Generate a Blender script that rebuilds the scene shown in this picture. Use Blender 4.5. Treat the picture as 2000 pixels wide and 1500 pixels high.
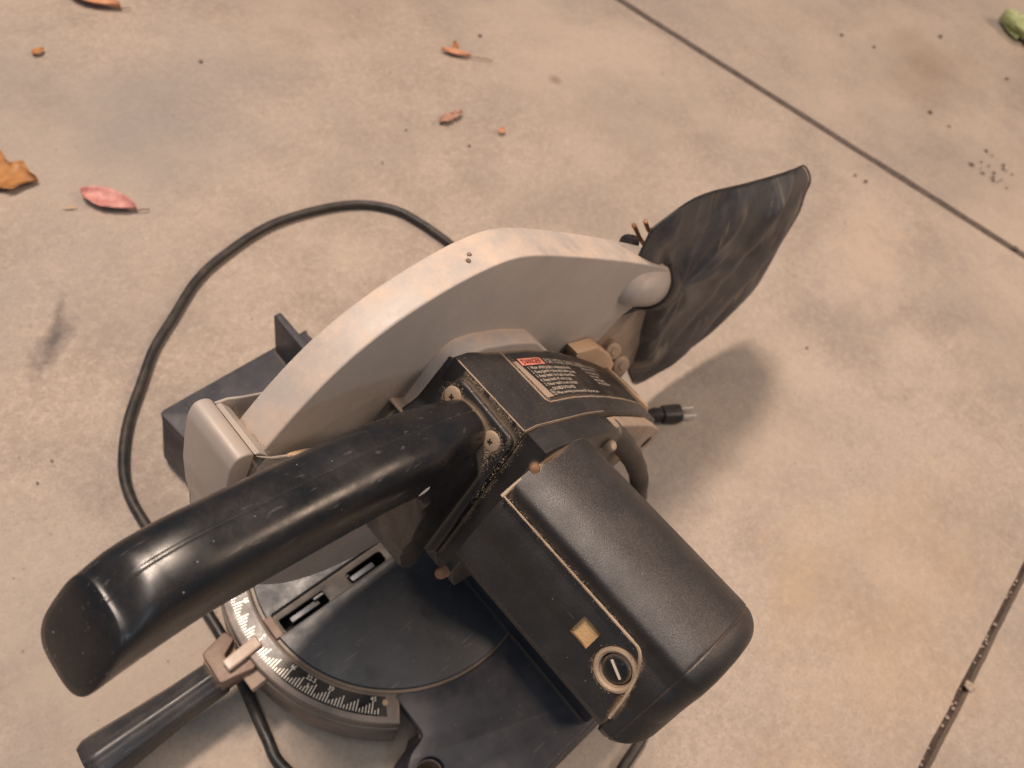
import bpy, bmesh, math, random
from mathutils import Vector, Matrix, noise
from math import sin, cos, pi, radians as rad
random.seed(7)
for o in list(bpy.data.objects): bpy.data.objects.remove(o, do_unlink=True)
sc = bpy.context.scene
COL = sc.collection

# ------------------------------------------------------------------ camera
CAM = Vector((-0.1892, -0.1619, 0.5678))
RX, RY, RZ = Vector((.7270, -.6545, .2077)), Vector((-.4602, -.6889, -.5600)), Vector((.5096, .3115, -.8020))
cd = bpy.data.cameras.new('camera'); cam = bpy.data.objects.new('camera', cd); COL.objects.link(cam)
cam.matrix_world = Matrix(((RX.x, -RY.x, -RZ.x, CAM.x), (RX.y, -RY.y, -RZ.y, CAM.y), (RX.z, -RY.z, -RZ.z, CAM.z), (0, 0, 0, 1)))
cd.sensor_width = 36; cd.lens = 28.433; cd.clip_start = .01; cd.clip_end = 100
cd.dof.use_dof = True; cd.dof.focus_distance = .355; cd.dof.aperture_fstop = 13
sc.camera = cam

# ------------------------------------------------------------------ world, lamps, exposure
w = bpy.data.worlds.new('World'); sc.world = w; w.use_nodes = True
w.node_tree.nodes['Background'].inputs[0].default_value = (.74, .85, 1, 1)
w.node_tree.nodes['Background'].inputs[1].default_value = .13
def lamp(name, loc, energy, color, radius):
    l = bpy.data.lights.new(name, 'POINT'); l.energy = energy; l.color = color; l.shadow_soft_size = radius
    o = bpy.data.objects.new(name, l); o.location = loc; COL.objects.link(o); return o
WARM = (1, .79, .62)
lamp('ceiling_bulb', (-.24, .60, 2.3), 84, (1, .81, .68), .13)
lamp('ceiling_bulb', (.06, .72, 2.3), 62, WARM, .13)
lamp('far_bulb', (1.7, -1.2, 2.1), 92, (1, .73, .53), .40)
def panel(name, loc, target, energy, color, sx, sy):
    l = bpy.data.lights.new(name, 'AREA'); l.shape = 'RECTANGLE'; l.size = sx; l.size_y = sy; l.energy = energy; l.color = color
    o = bpy.data.objects.new(name, l); o.location = loc; o.rotation_euler = (Vector(target) - Vector(loc)).to_track_quat('-Z', 'Y').to_euler(); COL.objects.link(o)
panel('overhead_fill', (-.55, -.05, 2.5), (-.05, 0, 0), 12, (1, .90, .84), 1.3, .9)  # added soft fill from above, no such fixture is known
lamp('phone_lamp', (-.62, -.95, 1.05), 3.4, (.62, .82, 1), .05)
sc.view_settings.view_transform = 'Standard'; sc.view_settings.look = 'None'
sc.view_settings.exposure = .57; sc.view_settings.gamma = 1
sc.render.engine = 'CYCLES'

FLOOR = -.072

# ------------------------------------------------------------------ materials
def new_mat(name):
    m = bpy.data.materials.new(name); m.use_nodes = True
    nt = m.node_tree; b = nt.nodes['Principled BSDF']; return m, nt, b
def node(nt, t, **k):
    n = nt.nodes.new(t)
    for a, v in k.items(): setattr(n, a, v)
    return n
def noise_n(nt, scale, detail=4, rough=.6, coord='Object', stretch=None):
    tc = node(nt, 'ShaderNodeTexCoord'); n = node(nt, 'ShaderNodeTexNoise')
    n.inputs['Scale'].default_value = scale; n.inputs['Detail'].default_value = detail; n.inputs['Roughness'].default_value = rough
    if stretch:
        mp = node(nt, 'ShaderNodeMapping'); mp.inputs['Scale'].default_value = stretch
        if len(stretch) and isinstance(stretch, tuple): pass
        nt.links.new(tc.outputs[coord], mp.inputs[0]); nt.links.new(mp.outputs[0], n.inputs[0])
    else: nt.links.new(tc.outputs[coord], n.inputs[0])
    return n
def ramp(nt, src, stops):
    r = node(nt, 'ShaderNodeValToRGB'); e = r.color_ramp.elements
    while len(e) < len(stops): e.new(.5)
    for i, (p, c) in enumerate(stops):
        e[i].position = p; e[i].color = c if len(c) == 4 else (*c, 1)
    nt.links.new(src, r.inputs[0]); return r
def g(v): return (v, v, v, 1)
def math_n(nt, op, a, b=None, clamp=False):
    n = node(nt, 'ShaderNodeMath', operation=op); n.use_clamp = clamp
    for i, v in enumerate((a, b)):
        if v is None: continue
        if isinstance(v, (int, float)): n.inputs[i].default_value = v
        else: nt.links.new(v, n.inputs[i])
    return n.outputs[0]
def mix_c(nt, fac, a, b):
    n = node(nt, 'ShaderNodeMix', data_type='RGBA')
    for i, v in ((0, fac), (6, a), (7, b)):
        if isinstance(v, (int, float)): n.inputs[i].default_value = v
        elif isinstance(v, tuple): n.inputs[i].default_value = (*v[:3], 1)
        else: nt.links.new(v, n.inputs[i])
    return n.outputs[2]
DUST = (.42, .31, .21)
def saw_mat(name, base, base2=None, rough=.45, dust=.3, crev=.6, dustc=DUST, bump=.15, bscale=900, spec=.5, metal=0, specks=.5, coat=0, scratch=.0, grime=.0, wear=.14, film=.0, filmc=(.25,.19,.15)):
    """painted or moulded surface with sawdust lying on it, caught in its corners, and light specks"""
    m, nt, b = new_mat(name); L = nt.links
    n1 = noise_n(nt, 28, 5, .65)
    base2 = base2 or tuple(x * 1.35 for x in base)
    col = mix_c(nt, ramp(nt, n1.outputs[0], [(.35, g(0)), (.68, g(1))]).outputs[0], base, base2)
    # thin dust film, more on faces that look up
    geo = node(nt, 'ShaderNodeNewGeometry'); sep = node(nt, 'ShaderNodeSeparateXYZ'); L.new(geo.outputs['Normal'], sep.inputs[0])
    up = math_n(nt, 'MULTIPLY', math_n(nt, 'MAXIMUM', sep.outputs[2], 0), 1)
    n2 = noise_n(nt, 55, 8, .7)
    f1 = ramp(nt, n2.outputs[0], [(.42, g(0)), (.72, g(1))]).outputs[0]
    fl = math_n(nt, 'MULTIPLY', math_n(nt, 'MULTIPLY', f1, up), dust)
    fl = math_n(nt, 'ADD', fl, math_n(nt, 'MULTIPLY', math_n(nt, 'POWER', up, 3.0), film))
    # fine grain specks
    n3 = noise_n(nt, 2600, 2, .5)
    gr = ramp(nt, n3.outputs[0], [(.45, g(.35)), (.7, g(1.5))]).outputs[0]
    fl = math_n(nt, 'MULTIPLY', fl, gr, True)
    col = mix_c(nt, fl, col, filmc if film else dustc)
    if crev > 0:
        ao = node(nt, 'ShaderNodeAmbientOcclusion', samples=6); ao.inputs['Distance'].default_value = .0035
        a1 = math_n(nt, 'SUBTRACT', 1, ao.outputs['AO'])
        n4 = noise_n(nt, 120, 6, .7)
        cm = ramp(nt, math_n(nt, 'MULTIPLY', a1, math_n(nt, 'ADD', n4.outputs[0], .35)), [(.16, g(0)), (.42, g(1))]).outputs[0]
        upc = math_n(nt, 'ADD', math_n(nt, 'MULTIPLY', up, .8), .2)
        cm = math_n(nt, 'MULTIPLY', math_n(nt, 'MULTIPLY', cm, crev * .8), upc, True)
        col = mix_c(nt, cm, col, dustc)
    if specks > 0:
        v = node(nt, 'ShaderNodeTexVoronoi'); v.inputs['Scale'].default_value = 260
        tc = node(nt, 'ShaderNodeTexCoord'); L.new(tc.outputs['Object'], v.inputs['Vector'])
        sp = ramp(nt, v.outputs['Distance'], [(.045, g(1)), (.09, g(0))]).outputs[0]
        n5 = node(nt, 'ShaderNodeSeparateColor'); L.new(v.outputs['Color'], n5.inputs[0])
        sel = ramp(nt, n5.outputs[0], [(.86, g(0)), (.9, g(1))]).outputs[0]
        col = mix_c(nt, math_n(nt, 'MULTIPLY', math_n(nt, 'MULTIPLY', sp, sel), specks), col, (.6, .52, .45))
    if scratch > 0:
        n6 = noise_n(nt, 1, 3, .5, stretch=(40, 500, 500))
        s = ramp(nt, n6.outputs[0], [(.66, g(0)), (.72, g(1))]).outputs[0]
        col = mix_c(nt, math_n(nt, 'MULTIPLY', s, scratch), col, (.3, .28, .27))
    if grime > 0:
        ng = noise_n(nt, 17, 9, .72); ng2 = noise_n(nt, 160, 4, .7)
        gm_ = math_n(nt, 'MULTIPLY', ramp(nt, ng.outputs[0], [(.50, g(0)), (.74, g(1))]).outputs[0], ramp(nt, ng2.outputs[0], [(.38, g(.2)), (.62, g(1))]).outputs[0])
        col = mix_c(nt, math_n(nt, 'MULTIPLY', gm_, grime), col, tuple(x * .45 for x in base))
        chip = ramp(nt, noise_n(nt, 330, 3, .6).outputs[0], [(.735, g(0)), (.76, g(1))]).outputs[0]
        col = mix_c(nt, math_n(nt, 'MULTIPLY', chip, grime * 1.3), col, (.10, .075, .06))
    L.new(col, b.inputs['Base Color'])
    n7 = noise_n(nt, 38, 8, .7)
    rr = node(nt, 'ShaderNodeMapRange'); rr.inputs[3].default_value = max(rough - .1, .03); rr.inputs[4].default_value = rough + wear; rr.inputs[1].default_value = .3; rr.inputs[2].default_value = .7
    L.new(n7.outputs[0], rr.inputs[0])
    L.new(math_n(nt, 'ADD', rr.outputs[0], math_n(nt, 'MULTIPLY', fl, .5), True), b.inputs['Roughness'])
    b.inputs['Metallic'].default_value = metal; b.inputs['Specular IOR Level'].default_value = spec
    b.inputs['Coat Weight'].default_value = coat; b.inputs['Coat Roughness'].default_value = .1
    if bump:
        nb = noise_n(nt, bscale, 3, .6); bp = node(nt, 'ShaderNodeBump'); bp.inputs['Strength'].default_value = bump; bp.inputs['Distance'].default_value = .0004
        L.new(nb.outputs[0], bp.inputs['Height']); L.new(bp.outputs[0], b.inputs['Normal'])
    return m
M = {}
M['guard'] = saw_mat('grey_painted_guard', (.385, .340, .305), (.435, .385, .345), .42, 1.0, .5, dustc=(.68, .47, .32), bump=.16, bscale=600, specks=.15, grime=.35, scratch=.12)
M['lower'] = saw_mat('grey_plastic_lower_guard', (.33, .29, .26), (.38, .335, .30), .38, .35, .6, dustc=(.50, .34, .20), bump=.10, specks=.2, grime=.30, scratch=.15)
M['gloss'] = saw_mat('glossy_black_plastic', (.0055, .006, .0075), (.010, .010, .0115), .25, .05, .9, bump=.05, bscale=500, specks=.55, spec=.5, scratch=.14, wear=.26)
M['matte'] = saw_mat('textured_black_plastic', (.008, .0085, .0105), (.014, .014, .0155), .40, .10, .9, bump=.35, bscale=1500, specks=.35, film=.10, filmc=(.30, .24, .20))
M['motor'] = saw_mat('motor_black_plastic', (.006, .0065, .008), (.011, .011, .012), .38, .08, .9, dustc=(.55, .33, .17), bump=.40, bscale=1700, specks=.25, film=.15, filmc=(.30, .24, .205))
M['table'] = saw_mat('dark_painted_table', (.007, .010, .017), (.011, .015, .023), .44, .06, .3, bump=.12, bscale=1200, spec=.9, specks=.5, scratch=.22, wear=.22, film=.02, filmc=(.30, .26, .23))
M['base'] = saw_mat('dark_grey_base_paint', (.024, .025, .034), (.038, .038, .046), .42, .16, .4, bump=.15, specks=.5, scratch=.2, wear=.22, film=.03, filmc=(.30, .26, .23))
M['rust'] = saw_mat('rusty_steel', (.16, .075, .042), (.30, .17, .10), .6, .4, .5, bump=.6, bscale=600, metal=.3, specks=0)
M['bracket'] = saw_mat('brown_worn_bracket', (.14, .090, .068), (.22, .15, .115), .5, .35, .4, bump=.4, bscale=500, metal=.2, specks=.2)
M['pointer'] = saw_mat('tan_worn_pointer', (.40, .30, .225), (.54, .42, .33), .4, .2, .5, bump=.2, specks=0)
M['screw'] = saw_mat('dusty_screw_head', (.30, .22, .155), (.44, .32, .22), .55, .6, .4, bump=.5, bscale=800, metal=.2, specks=0)
M['dust'] = saw_mat('packed_sawdust', (.34, .26, .185), (.48, .38, .28), .95, .2, 0, bump=1, bscale=1300, specks=0, spec=.1)
M['dustline'] = saw_mat('sawdust_line', (.26, .19, .135), (.46, .35, .25), .9, .2, 0, bump=1, bscale=1300, specks=0, spec=.1)
M['arm'] = saw_mat('cast_arm_metal', (.27, .20, .155), (.36, .27, .20), .55, .4, .5, bump=.3, bscale=500, specks=.2)
M['orange'] = saw_mat('bare_dusty_casting', (.50, .32, .19), (.60, .42, .27), .6, .4, .4, bump=.3, specks=0)
M['grip'] = saw_mat('greyed_black_grip', (.020, .020, .023), (.036, .034, .034), .30, .25, .3, bump=.08, specks=.3, scratch=.2, film=.04)
M['rubber'] = saw_mat('black_rubber', (.012, .012, .013), (.020, .019, .019), .45, .25, .2, bump=.2, bscale=300, specks=.3)
M['sleeve'] = saw_mat('dusty_rubber_sleeve', (.035, .030, .026), (.070, .058, .047), .6, .4, .3, bump=.3, bscale=400, specks=.3)
M['black'] = saw_mat('black_parts_and_void_shade', (.004, .004, .004), (.006, .006, .006), .7, 0, 0, bump=0, specks=0)  # dark parts; for holes and slots, shade put into the colour
M['white'] = saw_mat('worn_white_patch', (.62, .60, .56), (.75, .72, .68), .5, .2, 0, bump=.2, specks=0)
M['prong'] = saw_mat('pale_plug_blade', (.70, .64, .56), (.80, .74, .66), .35, .1, 0, bump=0, specks=0, metal=.2)
M['scale'] = saw_mat('black_scale_band', (.008, .008, .010), (.014, .014, .016), .26, .1, 0, bump=.08, specks=.3)
M['ringm'] = saw_mat('worn_scale_ring', (.10, .082, .072), (.17, .14, .12), .40, .3, .3, bump=.25, specks=.4, metal=.15)
M['tick'] = saw_mat('white_scale_print', (.66, .62, .56), (.76, .71, .62), .30, .1, 0, bump=0, specks=0, metal=.35)
M['label'] = saw_mat('black_label_film', (.010, .009, .009), (.016, .014, .013), .35, .18, 0, bump=.05, specks=.4, film=.05, filmc=(.35, .26, .19))
M['red'] = saw_mat('label_red', (.72, .24, .17), (.80, .34, .25), .45, .35, 0, dustc=(.75, .45, .33), bump=0, specks=0)
M['redd'] = saw_mat('label_red_lettering', (.20, .008, .008), (.24, .012, .010), .5, .15, 0, bump=0, specks=0)
M['pale'] = saw_mat('label_pale_lettering', (.46, .40, .34), (.58, .50, .42), .5, .2, 0, bump=0, specks=0)
M['clip'] = saw_mat('rusty_spring_wire', (.30, .13, .055), (.42, .22, .11), .45, .2, 0, bump=.3, metal=.5, specks=0)
M['steelblue'] = saw_mat('blued_steel', (.045, .056, .070), (.075, .085, .10), .4, .1, .2, bump=.2, metal=.4, specks=.2)

M['kerf'] = saw_mat('dark_brown_insert', (.022, .019, .018), (.045, .037, .033), .5, .2, .3, bump=.2, specks=.2)
def bag_mat():
    m, nt, b = new_mat('black_bag_cloth'); L = nt.links
    n = noise_n(nt, 1, 5, .62, stretch=(48, 20, 9)); n.inputs['Distortion'].default_value = .9
    n2 = noise_n(nt, 26, 7, .7)
    a = ramp(nt, n.outputs[0], [(.54, g(0)), (.66, g(1))]).outputs[0]
    a = math_n(nt, 'MULTIPLY', a, ramp(nt, noise_n(nt, 9, 2, .5).outputs[0], [(.44, g(0)), (.60, g(1))]).outputs[0])
    c = mix_c(nt, ramp(nt, n2.outputs[0], [(.35, g(0)), (.75, g(1))]).outputs[0], (.018, .019, .024), (.090, .085, .086))
    c = mix_c(nt, math_n(nt, 'MULTIPLY', a, .85), c, (.33, .27, .19))
    L.new(c, b.inputs['Base Color']); b.inputs['Roughness'].default_value = .50; b.inputs['Specular IOR Level'].default_value = .6
    tc = node(nt, 'ShaderNodeTexCoord'); wv = noise_n(nt, 1900, 2, .5)
    n8 = noise_n(nt, 60, 5, .6)
    bp = node(nt, 'ShaderNodeBump'); bp.inputs['Strength'].default_value = .5; bp.inputs['Distance'].default_value = .002
    L.new(n8.outputs[0], bp.inputs['Height'])
    bp2 = node(nt, 'ShaderNodeBump'); bp2.inputs['Strength'].default_value = .3; bp2.inputs['Distance'].default_value = .0003
    L.new(wv.outputs[0], bp2.inputs['Height']); L.new(bp.outputs[0], bp2.inputs['Normal']); L.new(bp2.outputs[0], b.inputs['Normal'])
    return m
M['bag'] = bag_mat()

def concrete_mat():
    m, nt, b = new_mat('trowelled_concrete'); L = nt.links
    big = noise_n(nt, 2.2, 5, .6); mid = noise_n(nt, 11, 7, .68); fine = noise_n(nt, 120, 9, .78); grit = noise_n(nt, 520, 6, .8)
    c = mix_c(nt, ramp(nt, big.outputs[0], [(.32, g(0)), (.68, g(1))]).outputs[0], (.375, .303, .245), (.46, .378, .312))
    c = mix_c(nt, math_n(nt, 'MULTIPLY', ramp(nt, mid.outputs[0], [(.42, g(0)), (.70, g(1))]).outputs[0], .75), c, (.262, .212, .178))
    c = mix_c(nt, math_n(nt, 'MULTIPLY', ramp(nt, fine.outputs[0], [(.46, g(0)), (.66, g(1))]).outputs[0], .62), c, (.54, .445, .365))
    c = mix_c(nt, math_n(nt, 'MULTIPLY', ramp(nt, grit.outputs[0], [(.50, g(0)), (.64, g(1))]).outputs[0], .60), c, (.20, .155, .126))
    cloud = noise_n(nt, 5.2, 6, .62); cloud2 = noise_n(nt, 3.1, 4, .6)
    c = mix_c(nt, math_n(nt, 'MULTIPLY', ramp(nt, cloud.outputs[0], [(.45, g(0)), (.66, g(1))]).outputs[0], .42), c, (.275, .240, .212))
    c = mix_c(nt, math_n(nt, 'MULTIPLY', ramp(nt, cloud2.outputs[0], [(.48, g(0)), (.66, g(1))]).outputs[0], .60), c, (.50, .405, .318))
    pv = node(nt, 'ShaderNodeTexVoronoi'); pv.inputs['Scale'].default_value = 110
    tcp = node(nt, 'ShaderNodeTexCoord'); L.new(tcp.outputs['Object'], pv.inputs['Vector'])
    pc = node(nt, 'ShaderNodeSeparateColor'); L.new(pv.outputs['Color'], pc.inputs[0])
    pits = math_n(nt, 'MULTIPLY', ramp(nt, pv.outputs['Distance'], [(.06, g(1)), (.16, g(0))]).outputs[0], ramp(nt, pc.outputs[0], [(.72, g(0)), (.95, g(1))]).outputs[0])
    c = mix_c(nt, math_n(nt, 'MULTIPLY', pits, .65), c, (.15, .11, .085))
    tc = node(nt, 'ShaderNodeTexCoord')
    def stain(cx, cy, sx, sy, rot, color, amt, wob=.35, hard=.35):
        nonlocal c
        mp = node(nt, 'ShaderNodeMapping', vector_type='TEXTURE')
        mp.inputs['Location'].default_value = (cx, cy, 0); mp.inputs['Rotation'].default_value = (0, 0, rot); mp.inputs['Scale'].default_value = (sx, sy, 1)
        L.new(tc.outputs['Object'], mp.inputs[0])
        sp = node(nt, 'ShaderNodeSeparateXYZ'); L.new(mp.outputs[0], sp.inputs[0])
        r2 = math_n(nt, 'ADD', math_n(nt, 'MULTIPLY', sp.outputs[0], sp.outputs[0]), math_n(nt, 'MULTIPLY', sp.outputs[1], sp.outputs[1]))
        r = math_n(nt, 'POWER', r2, .5)
        nn = noise_n(nt, 1.0 / max(min(sx, sy), .004) * 1.1, 5, .7)
        r = math_n(nt, 'ADD', r, math_n(nt, 'MULTIPLY', math_n(nt, 'SUBTRACT', nn.outputs[0], .5), wob * 4))
        f = ramp(nt, r, [(hard, g(1)), (1, g(0))]).outputs[0]
        c = mix_c(nt, math_n(nt, 'MULTIPLY', f, amt), c, color)
    # stains of the slab itself: rust-brown patches, a grey scuff, oil spots
    stain(.36, -.31, .22, .12, .1, (.50, .35, .22), .40, .5, 0)
    stain(.12, -.34, .12, .07, .3, (.46, .31, .18), .3, .45, 0)
    stain(.30, -.225, .085, .045, .35, (.52, .38, .25), .50, .55, 0)
    stain(-.102, .356, .046, .014, .66, (.095, .080, .078), .85, .40, .05)
    stain(-.086, .380, .036, .006, 1.0, (.12, .10, .085), .75, .35, .05)
    stain(.609, .431, .012, .012, 0, (.16, .11, .08), .6, .2, .2)
    stain(1.25, .17, .16, .11, .2, (.25, .17, .11), .45, .35, .1)
    stain(.10, .58, .26, .15, .7, (.26, .24, .225), .62, .45, 0)
    stain(-.12, .42, .10, .07, .7, (.28, .255, .235), .5, .45, 0)
    stain(.33, .42, .12, .07, .3, (.30, .255, .22), .30, .45, 0)
    stain(.62, .30, .16, .08, .4, (.29, .25, .215), .30, .45, 0)
    stain(.75, -.02, .16, .10, .5, (.53, .41, .31), .45, .45, 0)
    stain(.50, .72, .30, .12, .2, (.30, .235, .19), .4, .35, .1)
    stain(-.02, .75, .16, .14, .2, (.27, .245, .215), .4, .35, .1)
    L.new(c, b.inputs['Base Color'])
    rr = ramp(nt, mid.outputs[0], [(.3, g(.55)), (.7, g(.8))]); L.new(rr.outputs[0], b.inputs['Roughness'])
    b.inputs['Specular IOR Level'].default_value = .35
    bp = node(nt, 'ShaderNodeBump'); bp.inputs['Strength'].default_value = .6; bp.inputs['Distance'].default_value = .0014
    h = math_n(nt, 'ADD', math_n(nt, 'MULTIPLY', fine.outputs[0], 1.0), math_n(nt, 'MULTIPLY', grit.outputs[0], .35))
    L.new(h, bp.inputs['Height']); L.new(bp.outputs[0], b.inputs['Normal'])
    return m
M['concrete'] = concrete_mat()
def joint_mat(name, c1, c2):
    m, nt, b = new_mat(name)
    n = noise_n(nt, 90, 6, .7); c = mix_c(nt, ramp(nt, n.outputs[0], [(.4, g(0)), (.7, g(1))]).outputs[0], c1, c2)
    nt.links.new(c, b.inputs['Base Color']); b.inputs['Roughness'].default_value = .9
    return m
M['joint'] = joint_mat('joint_dirt', (.050, .034, .027), (.11, .080, .065))
def leaf_mat(name, c1, c2, c3):
    m, nt, b = new_mat(name)
    n = noise_n(nt, 130, 5, .65); n2 = noise_n(nt, 45, 3, .5)
    c = mix_c(nt, ramp(nt, n.outputs[0], [(.35, g(0)), (.7, g(1))]).outputs[0], c1, c2)
    c = mix_c(nt, ramp(nt, n2.outputs[0], [(.56, g(0)), (.72, g(1))]).outputs[0], c, c3)
    nt.links.new(c, b.inputs['Base Color']); b.inputs['Roughness'].default_value = .5
    return m

# ------------------------------------------------------------------ mesh helpers
def tag(o, label=None, cat=None, group=None, kind=None):
    if label: o['label'] = label
    if cat: o['category'] = cat
    if group: o['group'] = group
    if kind: o['kind'] = kind
    return o
def finish(name, me, mat, parent=None, smooth=35, bevel=0, seg=3, sub=0):
    if mat is not None and not me.materials: me.materials.append(mat)
    o = bpy.data.objects.new(name, me); COL.objects.link(o)
    if parent: o.parent = parent
    if smooth:
        for p in me.polygons: p.use_smooth = True
        try: me.set_sharp_from_angle(angle=rad(smooth))
        except Exception: pass
    if bevel:
        b = o.modifiers.new('bevel', 'BEVEL'); b.width = bevel; b.segments = seg; b.limit_method = 'ANGLE'; b.angle_limit = rad(28)
        b.harden_normals = False
    if sub:
        s = o.modifiers.new('sub', 'SUBSURF'); s.levels = sub; s.render_levels = sub
    return o
def from_bm(name, bm, mat, parent=None, **k):
    bmesh.ops.recalc_face_normals(bm, faces=bm.faces)
    me = bpy.data.meshes.new(name); bm.to_mesh(me); bm.free(); return finish(name, me, mat, parent, **k)
AX = {'Z': lambda u, v, w_: (u, v, w_), 'Y': lambda u, v, w_: (u, w_, v), 'X': lambda u, v, w_: (w_, u, v)}
def plate_bm(outer, holes, axis, a0, a1, bev=0, res=2):
    """flat shape with holes and thickness: outline u,v and thickness along the axis"""
    cu = bpy.data.curves.new('tmp', 'CURVE'); cu.dimensions = '2D'; cu.fill_mode = 'BOTH'
    for pts in [outer] + list(holes):
        s = cu.splines.new('POLY'); s.points.add(len(pts) - 1); s.use_cyclic_u = True
        for i, p in enumerate(pts): s.points[i].co = (p[0], p[1], 0, 1)
    cu.extrude = (a1 - a0) / 2 - bev; cu.bevel_depth = bev; cu.bevel_resolution = res; cu.offset = -bev
    ob = bpy.data.objects.new('tmp', cu); COL.objects.link(ob)
    dg = bpy.context.evaluated_depsgraph_get(); dg.update()
    me = bpy.data.meshes.new_from_object(ob.evaluated_get(dg))
    bpy.data.objects.remove(ob); bpy.data.curves.remove(cu)
    bm = bmesh.new(); bm.from_mesh(me); bpy.data.meshes.remove(me)
    mid = (a0 + a1) / 2
    for v in bm.verts:
        u_, v_, w_ = v.co; v.co = AX[axis](u_, v_, w_ + mid)
    bmesh.ops.remove_doubles(bm, verts=bm.verts, dist=1e-6)
    return bm
def plate(name, outer, axis, a0, a1, mat, parent, holes=(), bev=0, smooth=35):
    return from_bm(name, plate_bm(outer, holes, axis, a0, a1, bev), mat, parent, smooth=smooth)
def arc(cx, cy, r, a0, a1, n):
    return [(cx + r * cos(rad(a0 + (a1 - a0) * i / n)), cy + r * sin(rad(a0 + (a1 - a0) * i / n))) for i in range(n + 1)]
def circ(cx, cy, r, n=32): return arc(cx, cy, r, 0, 360 - 360 / n, n - 1)
def rounded(pts, r, n=5):
    out = []; N = len(pts)
    for i in range(N):
        p0, p, p1 = Vector(pts[i - 1]), Vector(pts[i]), Vector(pts[(i + 1) % N])
        a, b = (p0 - p), (p1 - p); rr = min(r, a.length * .45, b.length * .45)
        A, B = p + a.normalized() * rr, p + b.normalized() * rr
        for k in range(n + 1):
            t = k / n; q = A * (1 - t) ** 2 + p * 2 * t * (1 - t) + B * t * t; out.append((q.x, q.y))
    return out
def box_bm(sx, sy, sz, mtx=Matrix()):
    bm = bmesh.new(); bmesh.ops.create_cube(bm, size=1, matrix=mtx @ Matrix.Diagonal((sx, sy, sz, 1))); return bm
def frame_m(o, x, y, z):
    x, y, z = Vector(x), Vector(y), Vector(z)
    return Matrix(((x.x, y.x, z.x, o[0]), (x.y, y.y, z.y, o[1]), (x.z, y.z, z.z, o[2]), (0, 0, 0, 1)))
def axis_frame(o, d):
    d = Vector(d).normalized(); a = Vector((0, 1, 0)) if abs(d.y) < .9 else Vector((1, 0, 0))
    x = a.cross(d).normalized(); return frame_m(o, x, d.cross(x), d)
def lathe_bm(prof, mtx=Matrix(), n=40, flute=0, nf=8):
    """prof: list of (radius, height)"""
    bm = bmesh.new(); rings = []
    for r, h in prof:
        if r < 1e-6: rings.append([bm.verts.new(mtx @ Vector((0, 0, h)))])
        else: rings.append([bm.verts.new(mtx @ Vector(((r + flute * max(0, cos(nf * 2 * pi * i / n)) * 1) * cos(2 * pi * i / n), (r + flute * max(0, cos(nf * 2 * pi * i / n))) * sin(2 * pi * i / n), h))) for i in range(n)])
    for A, B in zip(rings, rings[1:]):
        for i in range(n):
            j = (i + 1) % n
            if len(A) == 1 and len(B) > 1: bm.faces.new((A[0], B[i], B[j]))
            elif len(B) == 1 and len(A) > 1: bm.faces.new((A[i], A[j], B[0]))
            elif len(A) > 1: bm.faces.new((A[i], A[j], B[j], B[i]))
    return bm
def loft_bm(rings, cap=True):
    bm = bmesh.new(); R = [[bm.verts.new(p) for p in r] for r in rings]
    for A, B in zip(R, R[1:]):
        n = len(A)
        for i in range(n): bm.faces.new((A[i], A[(i + 1) % n], B[(i + 1) % n], B[i]))
    if cap: bm.faces.new(R[0]); bm.faces.new(R[-1])
    return bm
def catmull(pts, per=8):
    P = [Vector(p) for p in pts]; P = [P[0] * 2 - P[1]] + P + [P[-1] * 2 - P[-2]]; out = []
    for i in range(1, len(P) - 2):
        for k in range(per):
            t = k / per; a, b, c, d = P[i - 1:i + 3]
            out.append(.5 * ((2 * b) + (c - a) * t + (2 * a - 5 * b + 4 * c - d) * t * t + (3 * b - a - 3 * c + d) * t ** 3))
    out.append(P[-2]); return out
def tube_bm(pts, r, n=12, rfun=None):
    rings = []; up = Vector((0, 0, 1)); prev = None
    for i, p in enumerate(pts):
        t = (pts[min(i + 1, len(pts) - 1)] - pts[max(i - 1, 0)]).normalized()
        if prev is None: x = (up.cross(t) if abs(t.z) < .95 else Vector((1, 0, 0)).cross(t)).normalized()
        else: x = (prev - t * prev.dot(t)).normalized()
        prev = x; y = t.cross(x); rr = rfun(i / (len(pts) - 1)) if rfun else r
        rings.append([p + (x * cos(2 * pi * k / n) + y * sin(2 * pi * k / n)) * rr for k in range(n)])
    return loft_bm(rings)
def join_bm(dst, src):
    me = bpy.data.meshes.new('t'); src.to_mesh(me); src.free(); dst.from_mesh(me); bpy.data.meshes.remove(me); return dst
def cut(obj, bms):
    """subtract solids from an object and keep the result as its mesh"""
    for bm in bms:
        bmesh.ops.recalc_face_normals(bm, faces=bm.faces)
        me = bpy.data.meshes.new('c'); bm.to_mesh(me); bm.free(); c = bpy.data.objects.new('c', me); COL.objects.link(c)
        md = obj.modifiers.new('b', 'BOOLEAN'); md.operation = 'DIFFERENCE'; md.object = c; md.solver = 'EXACT'
        dg = bpy.context.evaluated_depsgraph_get(); dg.update()
        res = bpy.data.meshes.new_from_object(obj.evaluated_get(dg)); obj.modifiers.remove(md)
        old = obj.data; obj.data = res; bpy.data.meshes.remove(old); bpy.data.objects.remove(c); bpy.data.meshes.remove(me)
    try: obj.data.set_sharp_from_angle(angle=rad(35))
    except Exception: pass
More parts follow.
